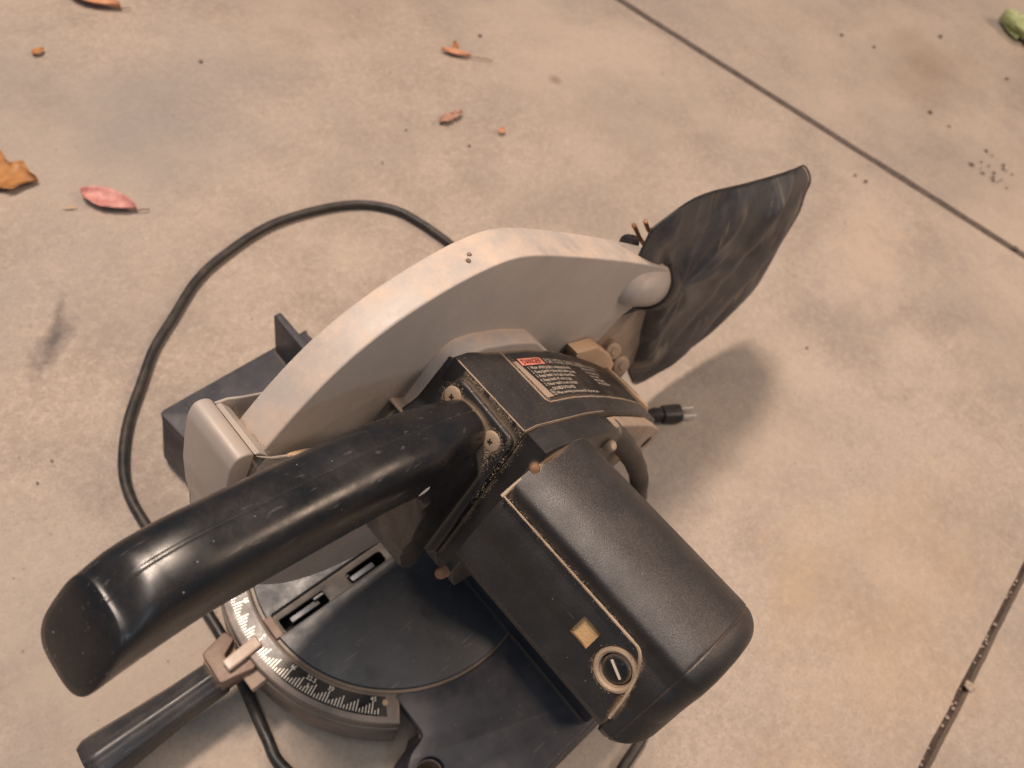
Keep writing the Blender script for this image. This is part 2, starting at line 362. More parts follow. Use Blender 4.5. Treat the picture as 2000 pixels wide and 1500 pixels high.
def text_bm(body, size, fn, align='LEFT', ext=0, tight=1.0):
    """lettering as flat faces; fn maps (x, y) of the writing to a point in the scene"""
    cu = bpy.data.curves.new('t', 'FONT'); cu.body = body; cu.size = size; cu.align_x = align; cu.resolution_u = 2; cu.offset = size * .008; cu.space_character = tight * 1.06
    ob = bpy.data.objects.new('t', cu); COL.objects.link(ob)
    dg = bpy.context.evaluated_depsgraph_get(); dg.update()
    me = bpy.data.meshes.new_from_object(ob.evaluated_get(dg)); bpy.data.objects.remove(ob); bpy.data.curves.remove(cu)
    bm = bmesh.new(); bm.from_mesh(me); bpy.data.meshes.remove(me)
    for v in bm.verts: v.co = fn(v.co.x, v.co.y)
    return bm
def sstep(a, b, x): t = min(max((x - a) / (b - a), 0), 1); return t * t * (3 - 2 * t)
def Y3(x, z, y): return Vector((x, y, z))

# ------------------------------------------------------------------ ground: slabs with real joints
floor = bpy.data.objects.new('concrete_floor', None); COL.objects.link(floor); floor['kind'] = 'structure'
bed = from_bm('joint_bed', box_bm(14, 14, .01, Matrix.Translation((0, 0, FLOOR - .016))), M['joint'], floor, smooth=0)
def clip_poly(poly, n, d):
    out = []
    for i, p in enumerate(poly):
        q = poly[(i + 1) % len(poly)]; a, b = p[0] * n[0] + p[1] * n[1] - d, q[0] * n[0] + q[1] * n[1] - d
        if a <= 0: out.append(p)
        if a * b < 0: t = a / (a - b); out.append((p[0] + (q[0] - p[0]) * t, p[1] + (q[1] - p[1]) * t))
    return out
def line(a, b):
    dx, dy = b[0] - a[0], b[1] - a[1]; l = math.hypot(dx, dy); n = (-dy / l, dx / l); return n, n[0] * a[0] + n[1] * a[1]
n1, d1 = line((.853, .530), (.962, -.153))        # far joint, + side is beyond it
if n1[0] * 5 - d1 < 0: n1 = (-n1[0], -n1[1]); d1 = -d1
n2, d2 = line((.499, -.373), (.252, -.395))       # near saw cut, + side is the near right slab
if n2[1] * -5 - d2 < 0: n2 = (-n2[0], -n2[1]); d2 = -d2
SQ = [(-6, -6), (6, -6), (6, 6), (-6, 6)]
W1, W2 = .0075, .0042
A = clip_poly(clip_poly(SQ, n1, d1 - W1), n2, d2 - W2)
B = clip_poly(SQ, (-n1[0], -n1[1]), -d1 - W1)
Cc = clip_poly(clip_poly(SQ, n1, d1 - W1), (-n2[0], -n2[1]), -d2 - W2)
def slab(poly):
    """slab whose visible edges wander a little, with a worn arris"""
    pts = []
    for i, p in enumerate(poly):
        q = poly[(i + 1) % len(poly)]; p, q = Vector(p), Vector(q); L_ = (q - p).length; k = max(1, int(L_ / .012))
        nn = Vector((-(q - p).y, (q - p).x)) / L_
        onj = L_ > .5 and (abs(((p + q) / 2).x) < 5.9 and abs(((p + q) / 2).y) < 5.9)
        k = k if onj else 1
        for j in range(k):
            a = p.lerp(q, j / k)
            if onj and j: a = a + nn * (noise.noise(Vector((a.x * 22, a.y * 22, i))) * .0011 + noise.noise(Vector((a.x * 90, a.y * 90, i))) * .0006)
            pts.append((a.x, a.y))
    bm = bmesh.new(); vs = [bm.verts.new((x, y, FLOOR)) for x, y in pts]; f = bm.faces.new(vs)
    r = bmesh.ops.inset_region(bm, faces=[f], thickness=.0022, use_even_offset=True)
    for v in vs: v.co.z -= .0022
    low = [bm.verts.new((v.co.x, v.co.y, FLOOR - .02)) for v in vs]
    for i in range(len(vs)): j = (i + 1) % len(vs); bm.faces.new((vs[i], vs[j], low[j], low[i]))
    return from_bm('concrete_slab', bm, M['concrete'], floor, smooth=40)
slab(A); slab(B); slab(Cc)
M['fill'] = joint_mat('joint_filler', (.075, .058, .048), (.14, .108, .088))
jd = Vector((n1[1], -n1[0])); jm = Vector((n1[0] * d1, n1[1] * d1))
from_bm('joint_filler', box_bm(.020, 11.5, .006, frame_m((jm.x, jm.y, FLOOR - .0068), (n1[0], n1[1], 0), (-n1[1], n1[0], 0), (0, 0, 1))), M['fill'], floor, smooth=0)
# crumbs of concrete bridging the near saw cut, dirt lying in it
random.seed(3)
def crumb_bm(x, y, z, r, sq=.6):
    bm = bmesh.new(); bmesh.ops.create_icosphere(bm, subdivisions=2, radius=r)
    s = random.random() * 50
    for v in bm.verts:
        v.co *= 1 + .5 * noise.noise(v.co * (1.4 / r) + Vector((s, 0, 0))); v.co.z *= sq
        v.co += Vector((x, y, z))
    return bm
bm = bmesh.new()
for k in range(9): join_bm(bm, crumb_bm(.348 + random.uniform(-.004, .004), -.3885 + random.uniform(-.003, .003), FLOOR - .002, random.uniform(.0012, .0026), .8))
for k in range(26):
    t = random.random(); join_bm(bm, crumb_bm(.252 + .25 * t, -.395 + .022 * t + random.uniform(-.002, .002), FLOOR - .009, random.uniform(.0007, .0018), .8))
tag(from_bm('joint_grit', bm, M['concrete'], None, smooth=50), 'loose concrete grit bridging the narrow dark saw cut', 'grit', kind='stuff')

# ------------------------------------------------------------------ the saw
saw = bpy.data.objects.new('miter_saw', None); COL.objects.link(saw); saw.location = (0, 0, 0)
tag(saw, 'dusty black and grey miter saw with its head raised, on the concrete floor', 'miter saw')

# --- base casting: two wings, front ledge, mounting holes
def yz(a, r): return (-r * cos(rad(a)), -r * sin(rad(a)))
RT = .1040
outl = [(.062, .203), (-.080, .195), (-.076, .118), (-.066, .092)]
outl += [yz(a, .1285) for a in range(-54, 55, 3)]
outl += [(-.066, -.088), (-.066, -.117), (-.081, -.122), (-.100, -.150), (-.098, -.186), (.075, -.186), (.075, -.06), (.16, -.05), (.16, .05), (.075, .06)]
# wing tops
wl = [(.062, .203), (-.080, .195), (-.072, .110)] + [yz(a, .1058) for a in range(-50, -181, -5)] + [(.1056, 0), (.12, .02), (.075, .06)]
def wing(sgn):
    if sgn > 0:
        P = rounded([(.060, .203), (-.080, .195), (-.075, .150), (-.070, .108), (-.0665, .0850)], .005)
        ring = [yz(a, .1062) for a in range(-52, -181, -4)]
        P = P + ring + [(.125, .002), (.125, .05), (.070, .06)]
        h = [rounded([(-.069, .128), (-.062, .149), (-.075, .153), (-.0787, .131)], .006)]
        h = [circ(-.057, .152, .0095, 20)]
    else:
        P = rounded([(.075, -.186), (-.100, -.186), (-.1000, -.1560), (-.0930, -.1300), (-.0800, -.1205), (-.0665, -.1175), (-.0665, -.0840)], .004)
        ring = [yz(a, .1062) for a in range(52, 181, 4)]
        P = P + ring + [(.125, -.002), (.125, -.05), (.075, -.06)]
        h = [circ(-.0770, -.1375, .0090, 24)]
    bm = plate_bm(P, h, 'Z', -.0100, 0, .0012)
    o = from_bm('wing', bm, M['base'], saw, smooth=35)
    return P
PL = wing(1); PR = wing(-1)
# skirts hanging from the wing tops down to the floor
def skirt(P, th, z0, z1, name):
    c = Vector((sum(p[0] for p in P) / len(P), sum(p[1] for p in P) / len(P)))
    bm = bmesh.new(); n = len(P); V = []
    for i in range(n):
        a, b = Vector(P[i - 1]), Vector(P[(i + 1) % n]); t = (b - a).normalized(); nn = Vector((t.y, -t.x))
        if nn.dot(Vector(P[i]) - c) > 0: nn = -nn
        p = Vector(P[i]); q = p + nn * th; fl = .006
        V.append([bm.verts.new((p.x, p.y, z0)), bm.verts.new((p.x - nn.x * fl, p.y - nn.y * fl, z1)), bm.verts.new((q.x - nn.x * fl, q.y - nn.y * fl, z1)), bm.verts.new((q.x, q.y, z0))])
    for i in range(n - 1):
        A_, B_ = V[i], V[i + 1]
        for k in range(4): bm.faces.new((A_[k], B_[k], B_[(k + 1) % 4], A_[(k + 1) % 4]))
    return from_bm(name, bm, M['base'], saw, smooth=40)
skirt([p for p in PL[:30] if True][:], .004, -.0085, FLOOR + .010, 'base_skirt')
skirt([p for p in PR[:36]], .004, -.0085, FLOOR + .010, 'base_skirt')
for x, y in ((-.066, .176), (.045, .188), (-.086, -.172), (.060, -.172), (.11, 0)):
    from_bm('rubber_foot', lathe_bm([(0, 0), (.011, 0), (.0115, .004), (.0105, .014), (0, .014)], Matrix.Translation((x, y, FLOOR)), 24), M['rubber'], saw, bevel=0)
# counterbored bolt bosses under the wing holes
def tube_ring(x, y, z0, z1, ro, ri, mat, name):
    from_bm(name, lathe_bm([(ri, z1), (ri + .0005, z1 + .0001), (ro, z1), (ro, z0), (ri, z0), (ri, z1)], Matrix.Translation((x, y, 0)), 28), M[mat], saw, smooth=35)
tube_ring(-.0770, -.1375, -.040, -.0102, .0115, .0088, 'pointer', 'bolt_boss')  # tan wall: the lamplight on it is put into the colour
tube_ring(-.057, .152, -.040, -.0102, .0125, .0094, 'base', 'bolt_boss')
from_bm('base_web', box_bm(.13, .012, .045, Matrix.Translation((.01, .12, -.034))), M['black'], saw, bevel=.001)
from_bm('base_web', box_bm(.13, .012, .045, Matrix.Translation((.0, -.120, -.034))), M['black'], saw, bevel=.001)
# --- turntable with its slot
SL0, SL1 = -.0072, .0106
slot = rounded([(-.1000, SL0 + .001), (-.1000, SL1 - .001), (.085, SL1 - .001), (.085, SL0 + .001)], .002, 3)
plate('turntable', arc(0, 0, RT, 0, 357, 119), 'Z', -.012, .0004, M['table'], saw, holes=[slot], bev=.0009)
from_bm('gap_ring', lathe_bm([(.1034, -.0022), (.1066, -.0022)], Matrix(), 128), M['ringm'], saw)
ins = [rounded([(-.0975, -.0058), (-.0975, .0045), (-.0620, .0045), (-.0620, -.0058)], .0018, 4), rounded([(-.0430, -.0050), (-.0430, .0045), (-.0120, .0045), (-.0120, -.0050)], .003, 5)]
plate('kerf_plate', [(-.0998, SL0 + .0012), (-.0998, SL1 - .0012), (.0848, SL1 - .0012), (.0848, SL0 + .0012)], 'Z', -.0060, -.0026, M['kerf'], saw, holes=ins, bev=.0003)
from_bm('slot_floor', box_bm(.18, .02, .004, Matrix.Translation((-.01, .0015, -.030))), M['black'], saw)
for x0, x1, yy, zz in ((-.090, -.067, .0010, -.0085), (-.070, -.040, .0042, -.0052), (-.040, -.020, .0000, -.0080)):
    plate('slot_link', rounded([(x0, yy - .0022), (x0, yy + .0022), (x1, yy + .0022), (x1, yy - .0022)], .001, 3), 'Z', zz - .003, zz, M['steelblue'], saw, bev=.0005)
from_bm('slot_end_strip', box_bm(.0060, .0165, .0030, Matrix.Translation((-.1030, .0016, -.0008))), M['bracket'], saw, bevel=.0006)

# --- scale ring and its markings
ringo = [yz(a, .1060) for a in range(-54, 55, 2)] + [yz(a, .1262) for a in range(54, -55, -2)]
ring = plate('scale_ring', ringo, 'Z', -.0120, -.0004, M['ringm'], saw, bev=.0016)
bandp = [yz(a, .1088) for a in range(-49, 51, 2)] + [yz(a, .1215) for a in range(50, -50, -2)]
plate('scale_band', bandp, 'Z', -.0004, -.0001, M['scale'], ring, bev=0)
skirtp = [yz(a, .1225) for a in range(-54, 55, 2)] + [yz(a, .1272) for a in range(54, -55, -2)]
plate('ledge_face', skirtp, 'Z', -.050, -.0125, M['ringm'], saw, bev=.001)
bm = bmesh.new()
for d in range(-47, 48):
    r0 = .1203; k = abs(d) % 5; m5 = d % 5
    h = {0: .0078, 1: .0024, 2: .0036, 3: .0050, 4: .0062}[abs(d) % 5]      # combs that rise away from zero
    if abs(d) == 15: h = .0098
    a = rad(d); c, s = cos(a), sin(a); wd = .00032
    vs = [bm.verts.new((-(r * c) + q * s, -(r * s) - q * c, .00005)) for r, q in ((r0, wd), (r0, -wd), (r0 - h, -wd), (r0 - h, wd))]
    bm.faces.new(vs)
from_bm('scale_marks', bm, M['tick'], ring, smooth=0)
def onring(deg, rr):
    a = rad(deg)
    def f(x, y):   # upright when read from the front of the saw
        r = rr - y; aa = a + x / rr
        return Vector((-r * cos(aa) , -r * sin(aa), .00008))
    def f2(x, y):
        r = rr - y; return Vector((-r * cos(a) + x * sin(a), -r * sin(a) - x * cos(a), .00008))
    return f2
for d, t in ((0, '0'), (15, '15'), (22.5, '22.5'), (30, '30'), (45, '45'), (-15, '15'), (-22.5, '22.5'), (-30, '30'), (-45, '45')):
    if d == 0: continue
    from_bm('numeral', text_bm(t, .0040, onring(d, .1122), 'CENTER'), M['tick'], ring, smooth=0)
    if d in (22.5, -22.5):
        b = bmesh.new(); a = rad(d); vs = [b.verts.new((-(r * cos(a)) + q * sin(a), -(r * sin(a)) - q * cos(a), .00009)) for r, q in ((.1170, .0003), (.1170, -.0003), (.1140, -.0003), (.1140, .0003))]; b.faces.new(vs)
        from_bm('half_degree_mark', b, M['tick'], ring, smooth=0)
from_bm('zero_rivet', lathe_bm([(0, .0006), (.0010, .0005), (.0014, 0), (.0014, -.001)], Matrix.Translation((-.1105, .0005, 0)), 16), M['prong'], ring)
from_bm('end_screw', lathe_bm([(0, .0010), (.0018, .0009), (.0022, 0), (.0022, -.001)], Matrix.Translation((*yz(49, .1128), 0)), 16), M['screw'], ring)

# --- miter lock: arm, rusty clamp, pointer, twist grip
from_bm('lock_bracket', join_bm(plate_bm(rounded([(-.1480, .016), (-.1490, -.008), (-.1260, -.013), (-.1210, -.002), (-.1255, .004), (-.1360, .002), (-.1375, .006), (-.1265, .012), (-.1290, .020)], .002, 3), [], 'Z', -.014, -.003, .001),
    box_bm(.020, .022, .018, Matrix.Translation((-.1390, .003, -.020)))), M['bracket'], saw, smooth=35)
from_bm('pointer', box_bm(.026, .0085, .0040, frame_m((-.1282, -.0010, .0010), (1, .06, .03), (-.06, 1, 0), (-.03, 0, 1))), M['pointer'], saw, bevel=.0013)
from_bm('lock_tab', box_bm(.012, .012, .006, frame_m((-.1290, -.0170, -.012), (1, 0, .1), (0, 1, -.2), (-.1, .2, 1))), M['arm'], saw, bevel=.0012)
from_bm('lock_spring', box_bm(.008, .020, .012, Matrix.Translation((-.1225, -.012, -.016))), M['black'], saw, bevel=.001)
from_bm('miter_arm', box_bm(.10, .016, .014, Matrix.Translation((-.10, .002, -.026))), M['black'], saw, bevel=.001)
gm = axis_frame((-.1430, .0030, -.026), (-.0870, .0020, -.0075))
from_bm('twist_grip', lathe_bm([(0, 0), (.0105, 0), (.0122, .002), (.0125, .010), (.0130, .03), (.0150, .06), (.0168, .082), (.0168, .088), (.0152, .0915), (0, .092)], gm, 96, .0007, 8), M['grip'], saw, smooth=50)

# --- fence
fx0, fx1 = .0238, .0300
plate('fence', rounded([(.197, 0), (.197, .049), (.030, .049), (.020, .040), (.020, 0)], .003), 'X', fx0, fx1, M['base'], saw, bev=.0012)
plate('fence', rounded([(-.183, 0), (-.183, .023), (-.110, .023), (-.085, .049), (-.030, .049), (-.022, .040), (-.022, 0)], .003), 'X', fx0, fx1, M['base'], saw, bev=.0012)
for y in (.155, .09, -.09, -.15):
    plate('fence_rib', [(fx1, .0), (fx1 + .022, 0), (fx1 + .002, .020), (fx1, .020)], 'Y', y - .003, y + .003, M['base'], saw)

# --- pivot and arm behind the table
from_bm('pivot_block', lathe_bm([(0, -.028), (.030, -.028), (.032, -.026), (.032, .026), (.030, .028), (0, .028)], axis_frame((.205, 0, .020), (0, 1, 0)), 40), M['arm'], saw)
from_bm('pivot_support', box_bm(.10, .05, .075, Matrix.Translation((.17, 0, -.030))), M['base'], saw, bevel=.003)
plate('arm_plate', rounded([(.06, .16), (.16, .168), (.172, .162), (.222, .142), (.242, .112), (.248, .092), (.240, .060), (.225, .020), (.19, .005), (.16, .03), (.08, .09)], .008), 'Y', -.005, .010, M['arm'], saw, bev=.0015)

# --- blade guards
BC = (-.014, .198)
top = [(-.1130, .2560), (-.1090, .2620), (-.0960, .2755), (-.0790, .2900), (-.0620, .3005), (-.0420, .3075), (-.0200, .3112), (.0000, .3117), (.0180, .3100), (.0340, .3045), (.0600, .2895), (.0920, .2700), (.1200, .2525), (.1500, .2330), (.1800, .2130), (.1930, .2035)]
tops = [(p.x, p.y) for p in catmull([(x, z, 0) for x, z in top], 5)]
for _ in range(14):
    tops = [tops[0]] + [((a_[0] + 2 * b_[0] + c_[0]) / 4, (a_[1] + 2 * b_[1] + c_[1]) / 4) for a_, b_, c_ in zip(tops, tops[1:], tops[2:])] + [tops[-1]]
prof = tops + [(.2000, .1920), (.1940, .1810), (.1600, .1760), (.1350, .1520), (.1000, .1300), (.0500, .1300), (-.0300, .1500), (-.0900, .2200)]
gb = plate_bm(prof, [], 'Y', -.0106, .0084, .0013, 3)
for v in gb.verts:
    if v.co.y > 0: v.co.y *= 1 + .40 * sstep(-.06, .09, v.co.x)
ug = from_bm('upper_guard', gb, M['guard'], saw, smooth=50)
# swelling for the chip spout, blended out of the guard's rear
sp = axis_frame((.1225, -.001, .2262), (.0745, 0, -.0460))
from_bm('dust_spout', lathe_bm([(0, .022), (.007, .0235), (.0120, .0275), (.0155, .035), (.0172, .046), (.0178, .062), (.0179, .0800), (.0170, .0820), (0, .0820)], sp, 56), M['guard'], ug, smooth=60)
from_bm('spout_collar', lathe_bm([(.0165, .080), (.0200, .0800), (.0208, .083), (.0208, .094), (.0196, .097), (0, .097)], sp, 48), M['rubber'], saw, smooth=40)
for (x, y, z) in ((.004, .0, .3115), (.001, -.003, .3118)):
    from_bm('wood_chip', crumb_bm(x, y, z, .0011), M['bracket'], ug)
# lower guard: rim shell and two side plates with a raised finger lip
R = .1180; YW = .0145
a0, a1 = 143.5, 322
rim = [(BC[0] + R * cos(rad(a)), BC[1] + R * sin(rad(a))) for a in [a0 + (a1 - a0) * i / 60 for i in range(61)]]
rin = [(BC[0] + (R - .002) * cos(rad(a)), BC[1] + (R - .002) * sin(rad(a))) for a in [a1 - (a1 - a0) * i / 60 for i in range(61)]]
rim2 = [(-.1128, .2735)] + rim
lg = plate('lower_guard', rim2 + rin + [(-.1105, .2728)], 'Y', -YW, YW, M['lower'], saw, bev=.0006)
def side(y0, y1, chord):
    P = rim2 + chord
    return plate('guard_side', P, 'Y', y0, y1, M['lower'], lg, bev=.0006)
side(-YW - .0014, -YW, [(.02, .12), (.02, .175), (-.0250, .2140), (-.0884, .2521), (-.1060, .2655)])
side(YW, YW + .0014, [(.02, .12), (.02, .2), (-.0250, .2280), (-.0998, .2673), (-.1070, .2720)])
lipP = rounded([(-.1128, .2745), (-.1160, .2780), (-.1205, .2785), (-.1238, .2735), (-.1268, .2600), (-.1296, .2440), (-.1308, .2250), (-.1306, .2050), (-.1290, .2050), (-.1200, .2520)], .0025, 4)
lip = plate('finger_lip', lipP, 'Y', -YW - .0006, YW + .0026, M['lower'], lg, bev=.0010)
from_bm('dust_bead', tube_bm(catmull([(-.0985, -YW - .0010, .2600), (-.0930, -YW - .0016, .2558), (-.0870, -YW - .0012, .2508), (-.0800, -YW - .0010, .2470)], 5), .0016, 8, lambda t: .0008 + .0014 * sin(pi * min(t * 1.1, 1))), M['orange'], lg)
from_bm('guard_gap_bar', box_bm(.004, .026, .003, frame_m((-.1088, 0, .2620), (1, 0, .4), (0, 1, 0), (-.4, 0, 1))), M['bracket'], lg)  # brown bar filling the gap between upper and lower guard

# --- gearcase: grey boss against the guard, black housing, motor flange
hp_ = [(-.0520, .1960), (-.0144, .2728), (-.0050, .2695), (.0090, .2600), (.0240, .2500), (.0420, .2378), (.0620, .2215), (.0810, .2045), (.1030, .1840), (.1250, .1620), (.1440, .1420), (.1550, .1280), (.1600, .1120), (.1540, .0900), (.1200, .0850), (.0600, .1050), (.0000, .1400), (-.0450, .1650)]
def offs(P, d):
    out = []; c = Vector((.05, .18))
    for p in P: v = (Vector(p) - c); out.append(tuple(Vector(p) + v.normalized() * d))
    return out
boss_p = [(-.0620, .2150), (-.0330, .2380), (-.0140, .2655), (-.0060, .2690), (.0080, .2640), (.0300, .2520), (.0500, .2380), (.0700, .2120), (.0700, .17), (0, .15), (-.05, .18)]
plate('gearcase_boss', rounded(boss_p, .004), 'Y', -.0215, -.0095, M['guard'], saw, bev=.0014)
hs = plate('gear_housing', hp_, 'Y', -.0700, -.0205, M['matte'], saw, bev=.0010)
# gusset running forward under the handle
plate('housing_gusset', rounded([(-.0130, .2705), (-.0300, .2480), (-.0560, .2440), (-.0640, .2360), (-.0600, .2000), (-.0400, .1700), (.01, .2)], .003), 'Y', -.0320, -.0170, M['matte'], saw, bev=.002)
fl_p = [(-.0525, .1945), (-.0140, .2734), (-.0050, .2705), (.0090, .2612), (.0240, .2508), (.0420, .2388), (.0580, .2235), (.0700, .2060), (.0740, .1700), (.0500, .1500), (.0000, .1450), (-.0450, .1650)]
plate('motor_flange', fl_p, 'Y', -.0835, -.0706, M['matte'], saw, bev=.0012)
plate('housing_tail', rounded([(.058, .2205), (.0740, .2080), (.1000, .1840), (.1250, .1600), (.1475, .1330), (.1500, .1210), (.1400, .1140), (.1160, .1300), (.090, .1500), (.070, .170)], .003), 'Y', -.0790, -.0705, M['arm'], saw, bev=.0015)
from_bm('tail_hole', lathe_bm([(0, .0004), (.0046, .0004), (.0050, 0)], axis_frame((.1330, -.0790, .1320), (0, -1, 0)), 20), M['black'], saw)  # black disc on the casting, the hole's shade put into its colour
# tan cast arm edge beyond the label, with its bolts
plate('arm_casting', [(.1020, .1880), (.1130, .1830), (.1260, .1770), (.1500, .1500), (.1640, .1290), (.1660, .1100), (.1500, .1000), (.1100, .1500)], 'Y', -.0204, -.0107, M['orange'], saw, bev=.0015)
plate('casting_edge', [(.1520, .1355), (.1600, .1270), (.1660, .1150), (.1640, .1050), (.1560, .1050), (.1500, .1200)], 'Y', -.0600, -.0206, M['orange'], saw, bev=.0015)
for (x, y, z, r) in ((.1680, -.0120, .1330, .0062), (.1840, -.0160, .1080, .0070)):
    b = from_bm('pivot_bolt', lathe_bm([(0, .0050), (.0030, .0050), (.0034, .0040), (r * .8, .0036), (r, .0026), (r, -.004)], axis_frame((x, y, z), (-.25, -.75, .6)), 28), M['screw'], saw)
from_bm('bolt_lug', box_bm(.040, .010, .016, frame_m((.176, -.0060, .118), Vector((.55, 0, -.83)), (0, 1, 0), Vector((.83, 0, .55)))), M['bracket'], saw, bevel=.003)

# housing groove and dust lines on real edges
def top_pt(s):   # arc length along the housing's top from the front edge
    P = hp_[1:13]; acc = 0
    for p, q in zip(P, P[1:]):
        d = math.hypot(q[0] - p[0], q[1] - p[1])
        if s <= acc + d: t = (s - acc) / d; n = Vector((-(q[1] - p[1]), q[0] - p[0])) / d; return Vector((p[0] + (q[0] - p[0]) * t, p[1] + (q[1] - p[1]) * t)), n
        acc += d
    return Vector(P[-1]), n
def smooth_top(s):
    a, n = top_pt(max(s - .006, 0)); b, m = top_pt(s + .006); c, k = top_pt(s); nn = (n + m + k).normalized(); return (a + b + c * 2) / 4, nn
def on_top(s, y, h):
    p, n = smooth_top(s); p, _ = top_pt(s); return Vector((p.x + n.x * h, y, p.y + n.y * h))
def line_on_top(name, pts, r, mat, parent):
    P = []
    for (s0, y0), (s1, y1) in zip(pts, pts[1:]):
        k = max(2, int(math.hypot(s1 - s0, y1 - y0) / .003))
        for i in range(k): t = i / k; P.append(on_top(s0 + (s1 - s0) * t, y0 + (y1 - y0) * t, .0001))
    P.append(on_top(*pts[-1], .0001)); r *= .6
    return from_bm(name, tube_bm(P, r, 6), M[mat], parent)
# label recess frame
LS0, LS1, LY0, LY1 = .0430, .2180, -.0272, -.0560
line_on_top('label_rim', [(.0375, -.0225), (.0375, -.0560), (.0400, -.0580), (.2080, -.0580)], .00055, 'dustline', hs)
line_on_top('housing_seam', [(.0006, -.0692), (.0900, -.0692)], .00030, 'dustline', hs)
line_on_top('edge_dust', [(.0004, -.0235), (.0004, -.0690)], .00060, 'dustline', hs)
# label sheet
bm = bmesh.new(); NS = 44; grid = []
for i in range(NS + 1):
    s = LS0 + (LS1 - LS0) * i / NS
    # the front strip of the label has peeled: black film starts on a slant
    grid.append([bm.verts.new(on_top(s, LY0 + (LY1 - LY0) * j / 10, .0004)) for j in range(11)])
for i in range(NS):
    for j in range(10): bm.faces.new((grid[i][j], grid[i + 1][j], grid[i + 1][j + 1], grid[i][j + 1]))
lab = from_bm('warning_label', bm, M['label'], saw, smooth=60)
def lab_fn(s0, y0, h=.0005):
    return lambda x, y: on_top(s0 + x, y0 + y, h)
def strip(s0, s1, y0, y1, name, mat, h=.00045, n=24, parent=None):
    bm = bmesh.new(); A_ = []
    for i in range(n + 1):
        s = s0 + (s1 - s0) * i / n; A_.append([bm.verts.new(on_top(s, y0, h)), bm.verts.new(on_top(s, y1, h))])
    for i in range(n): bm.faces.new((A_[i][0], A_[i + 1][0], A_[i + 1][1], A_[i][1]))
    return from_bm(name, bm, M[mat], parent or lab, smooth=60)
# peeled front corner: dusty bare strip (slanted)
bm = bmesh.new()
tri = [(.0385, -.0300), (.0415, -.0300), (.0455, -.0555), (.0385, -.0555)]
P_ = [bm.verts.new(on_top(s, y, .0007)) for s, y in [(.0392, -.0305), (.0432, -.0300), (.0447, -.0400), (.0465, -.0500), (.0472, -.0556), (.0392, -.0556)]]
bm.faces.new(P_); from_bm('peeled_strip', bm, M['arm'], lab, smooth=0)
strip(.0455, .0710, -.0284, -.0333, 'danger_panel', 'red', .0006)
pan = [o for o in saw.children if o.name == 'warning_label'][0]
from_bm('lettering', text_bm('DANGER', .0049, lab_fn(.0474, -.0327, .0009), tight=1.0), M['redd'], lab, smooth=0)
LET = bmesh.new()
def tl(body, s, y, size): join_bm(LET, text_bm(body, size, lab_fn(s, y, .0007)))
tl('FOR YOUR OWN SAFETY', .0735, -.0326, .0052)
for i, t in enumerate(('1. Wear safety goggles complying with ANSI', '2. Keep guards in place and in working order.', '3. Keep hands out of path of saw blade.', '4. Keep hands off until it stops.', '5. Never reach around the blade.')):
    tl(t, .0475 + .0004 * i, -.0364 - .0030 * i, .0029)
tl('DOUBLE INSULATED', .0530, -.0518, .0029); tl('When servicing use only identical replacement parts', .0530, -.0548, .0027)
for i, t in enumerate(('READ INSTRUCTION MANUAL', 'BEFORE OPERATING', 'Do not expose to rain', 'or use in damp', 'locations. Unplug', 'before changing blade')): tl(t, .1240 + .0015 * i, -.0322 - .0029 * i, .0027)
from_bm('lettering', LET, M['pale'], lab, smooth=0)
def frame_sq(s0, y0, a):
    bm = bmesh.new()
    for (x0, y0_, x1, y1_) in ((0, 0, a, .0003), (0, a - .0003, a, a), (0, 0, .0003, a), (a - .0003, 0, a, a), (a * .3, a * .3, a * .7, a * .38), (a * .3, a * .3, a * .38, a * .7), (a * .3, a * .62, a * .7, a * .7), (a * .62, a * .3, a * .7, a * .7)):
        bm.faces.new([bm.verts.new(on_top(s0 + x, y0 + y, .0008)) for x, y in ((x0, y0_), (x1, y0_), (x1, y1_), (x0, y1_))])
    return bm
from_bm('insulation_mark', frame_sq(.0480, -.0550, .0036), M['pale'], lab, smooth=0)

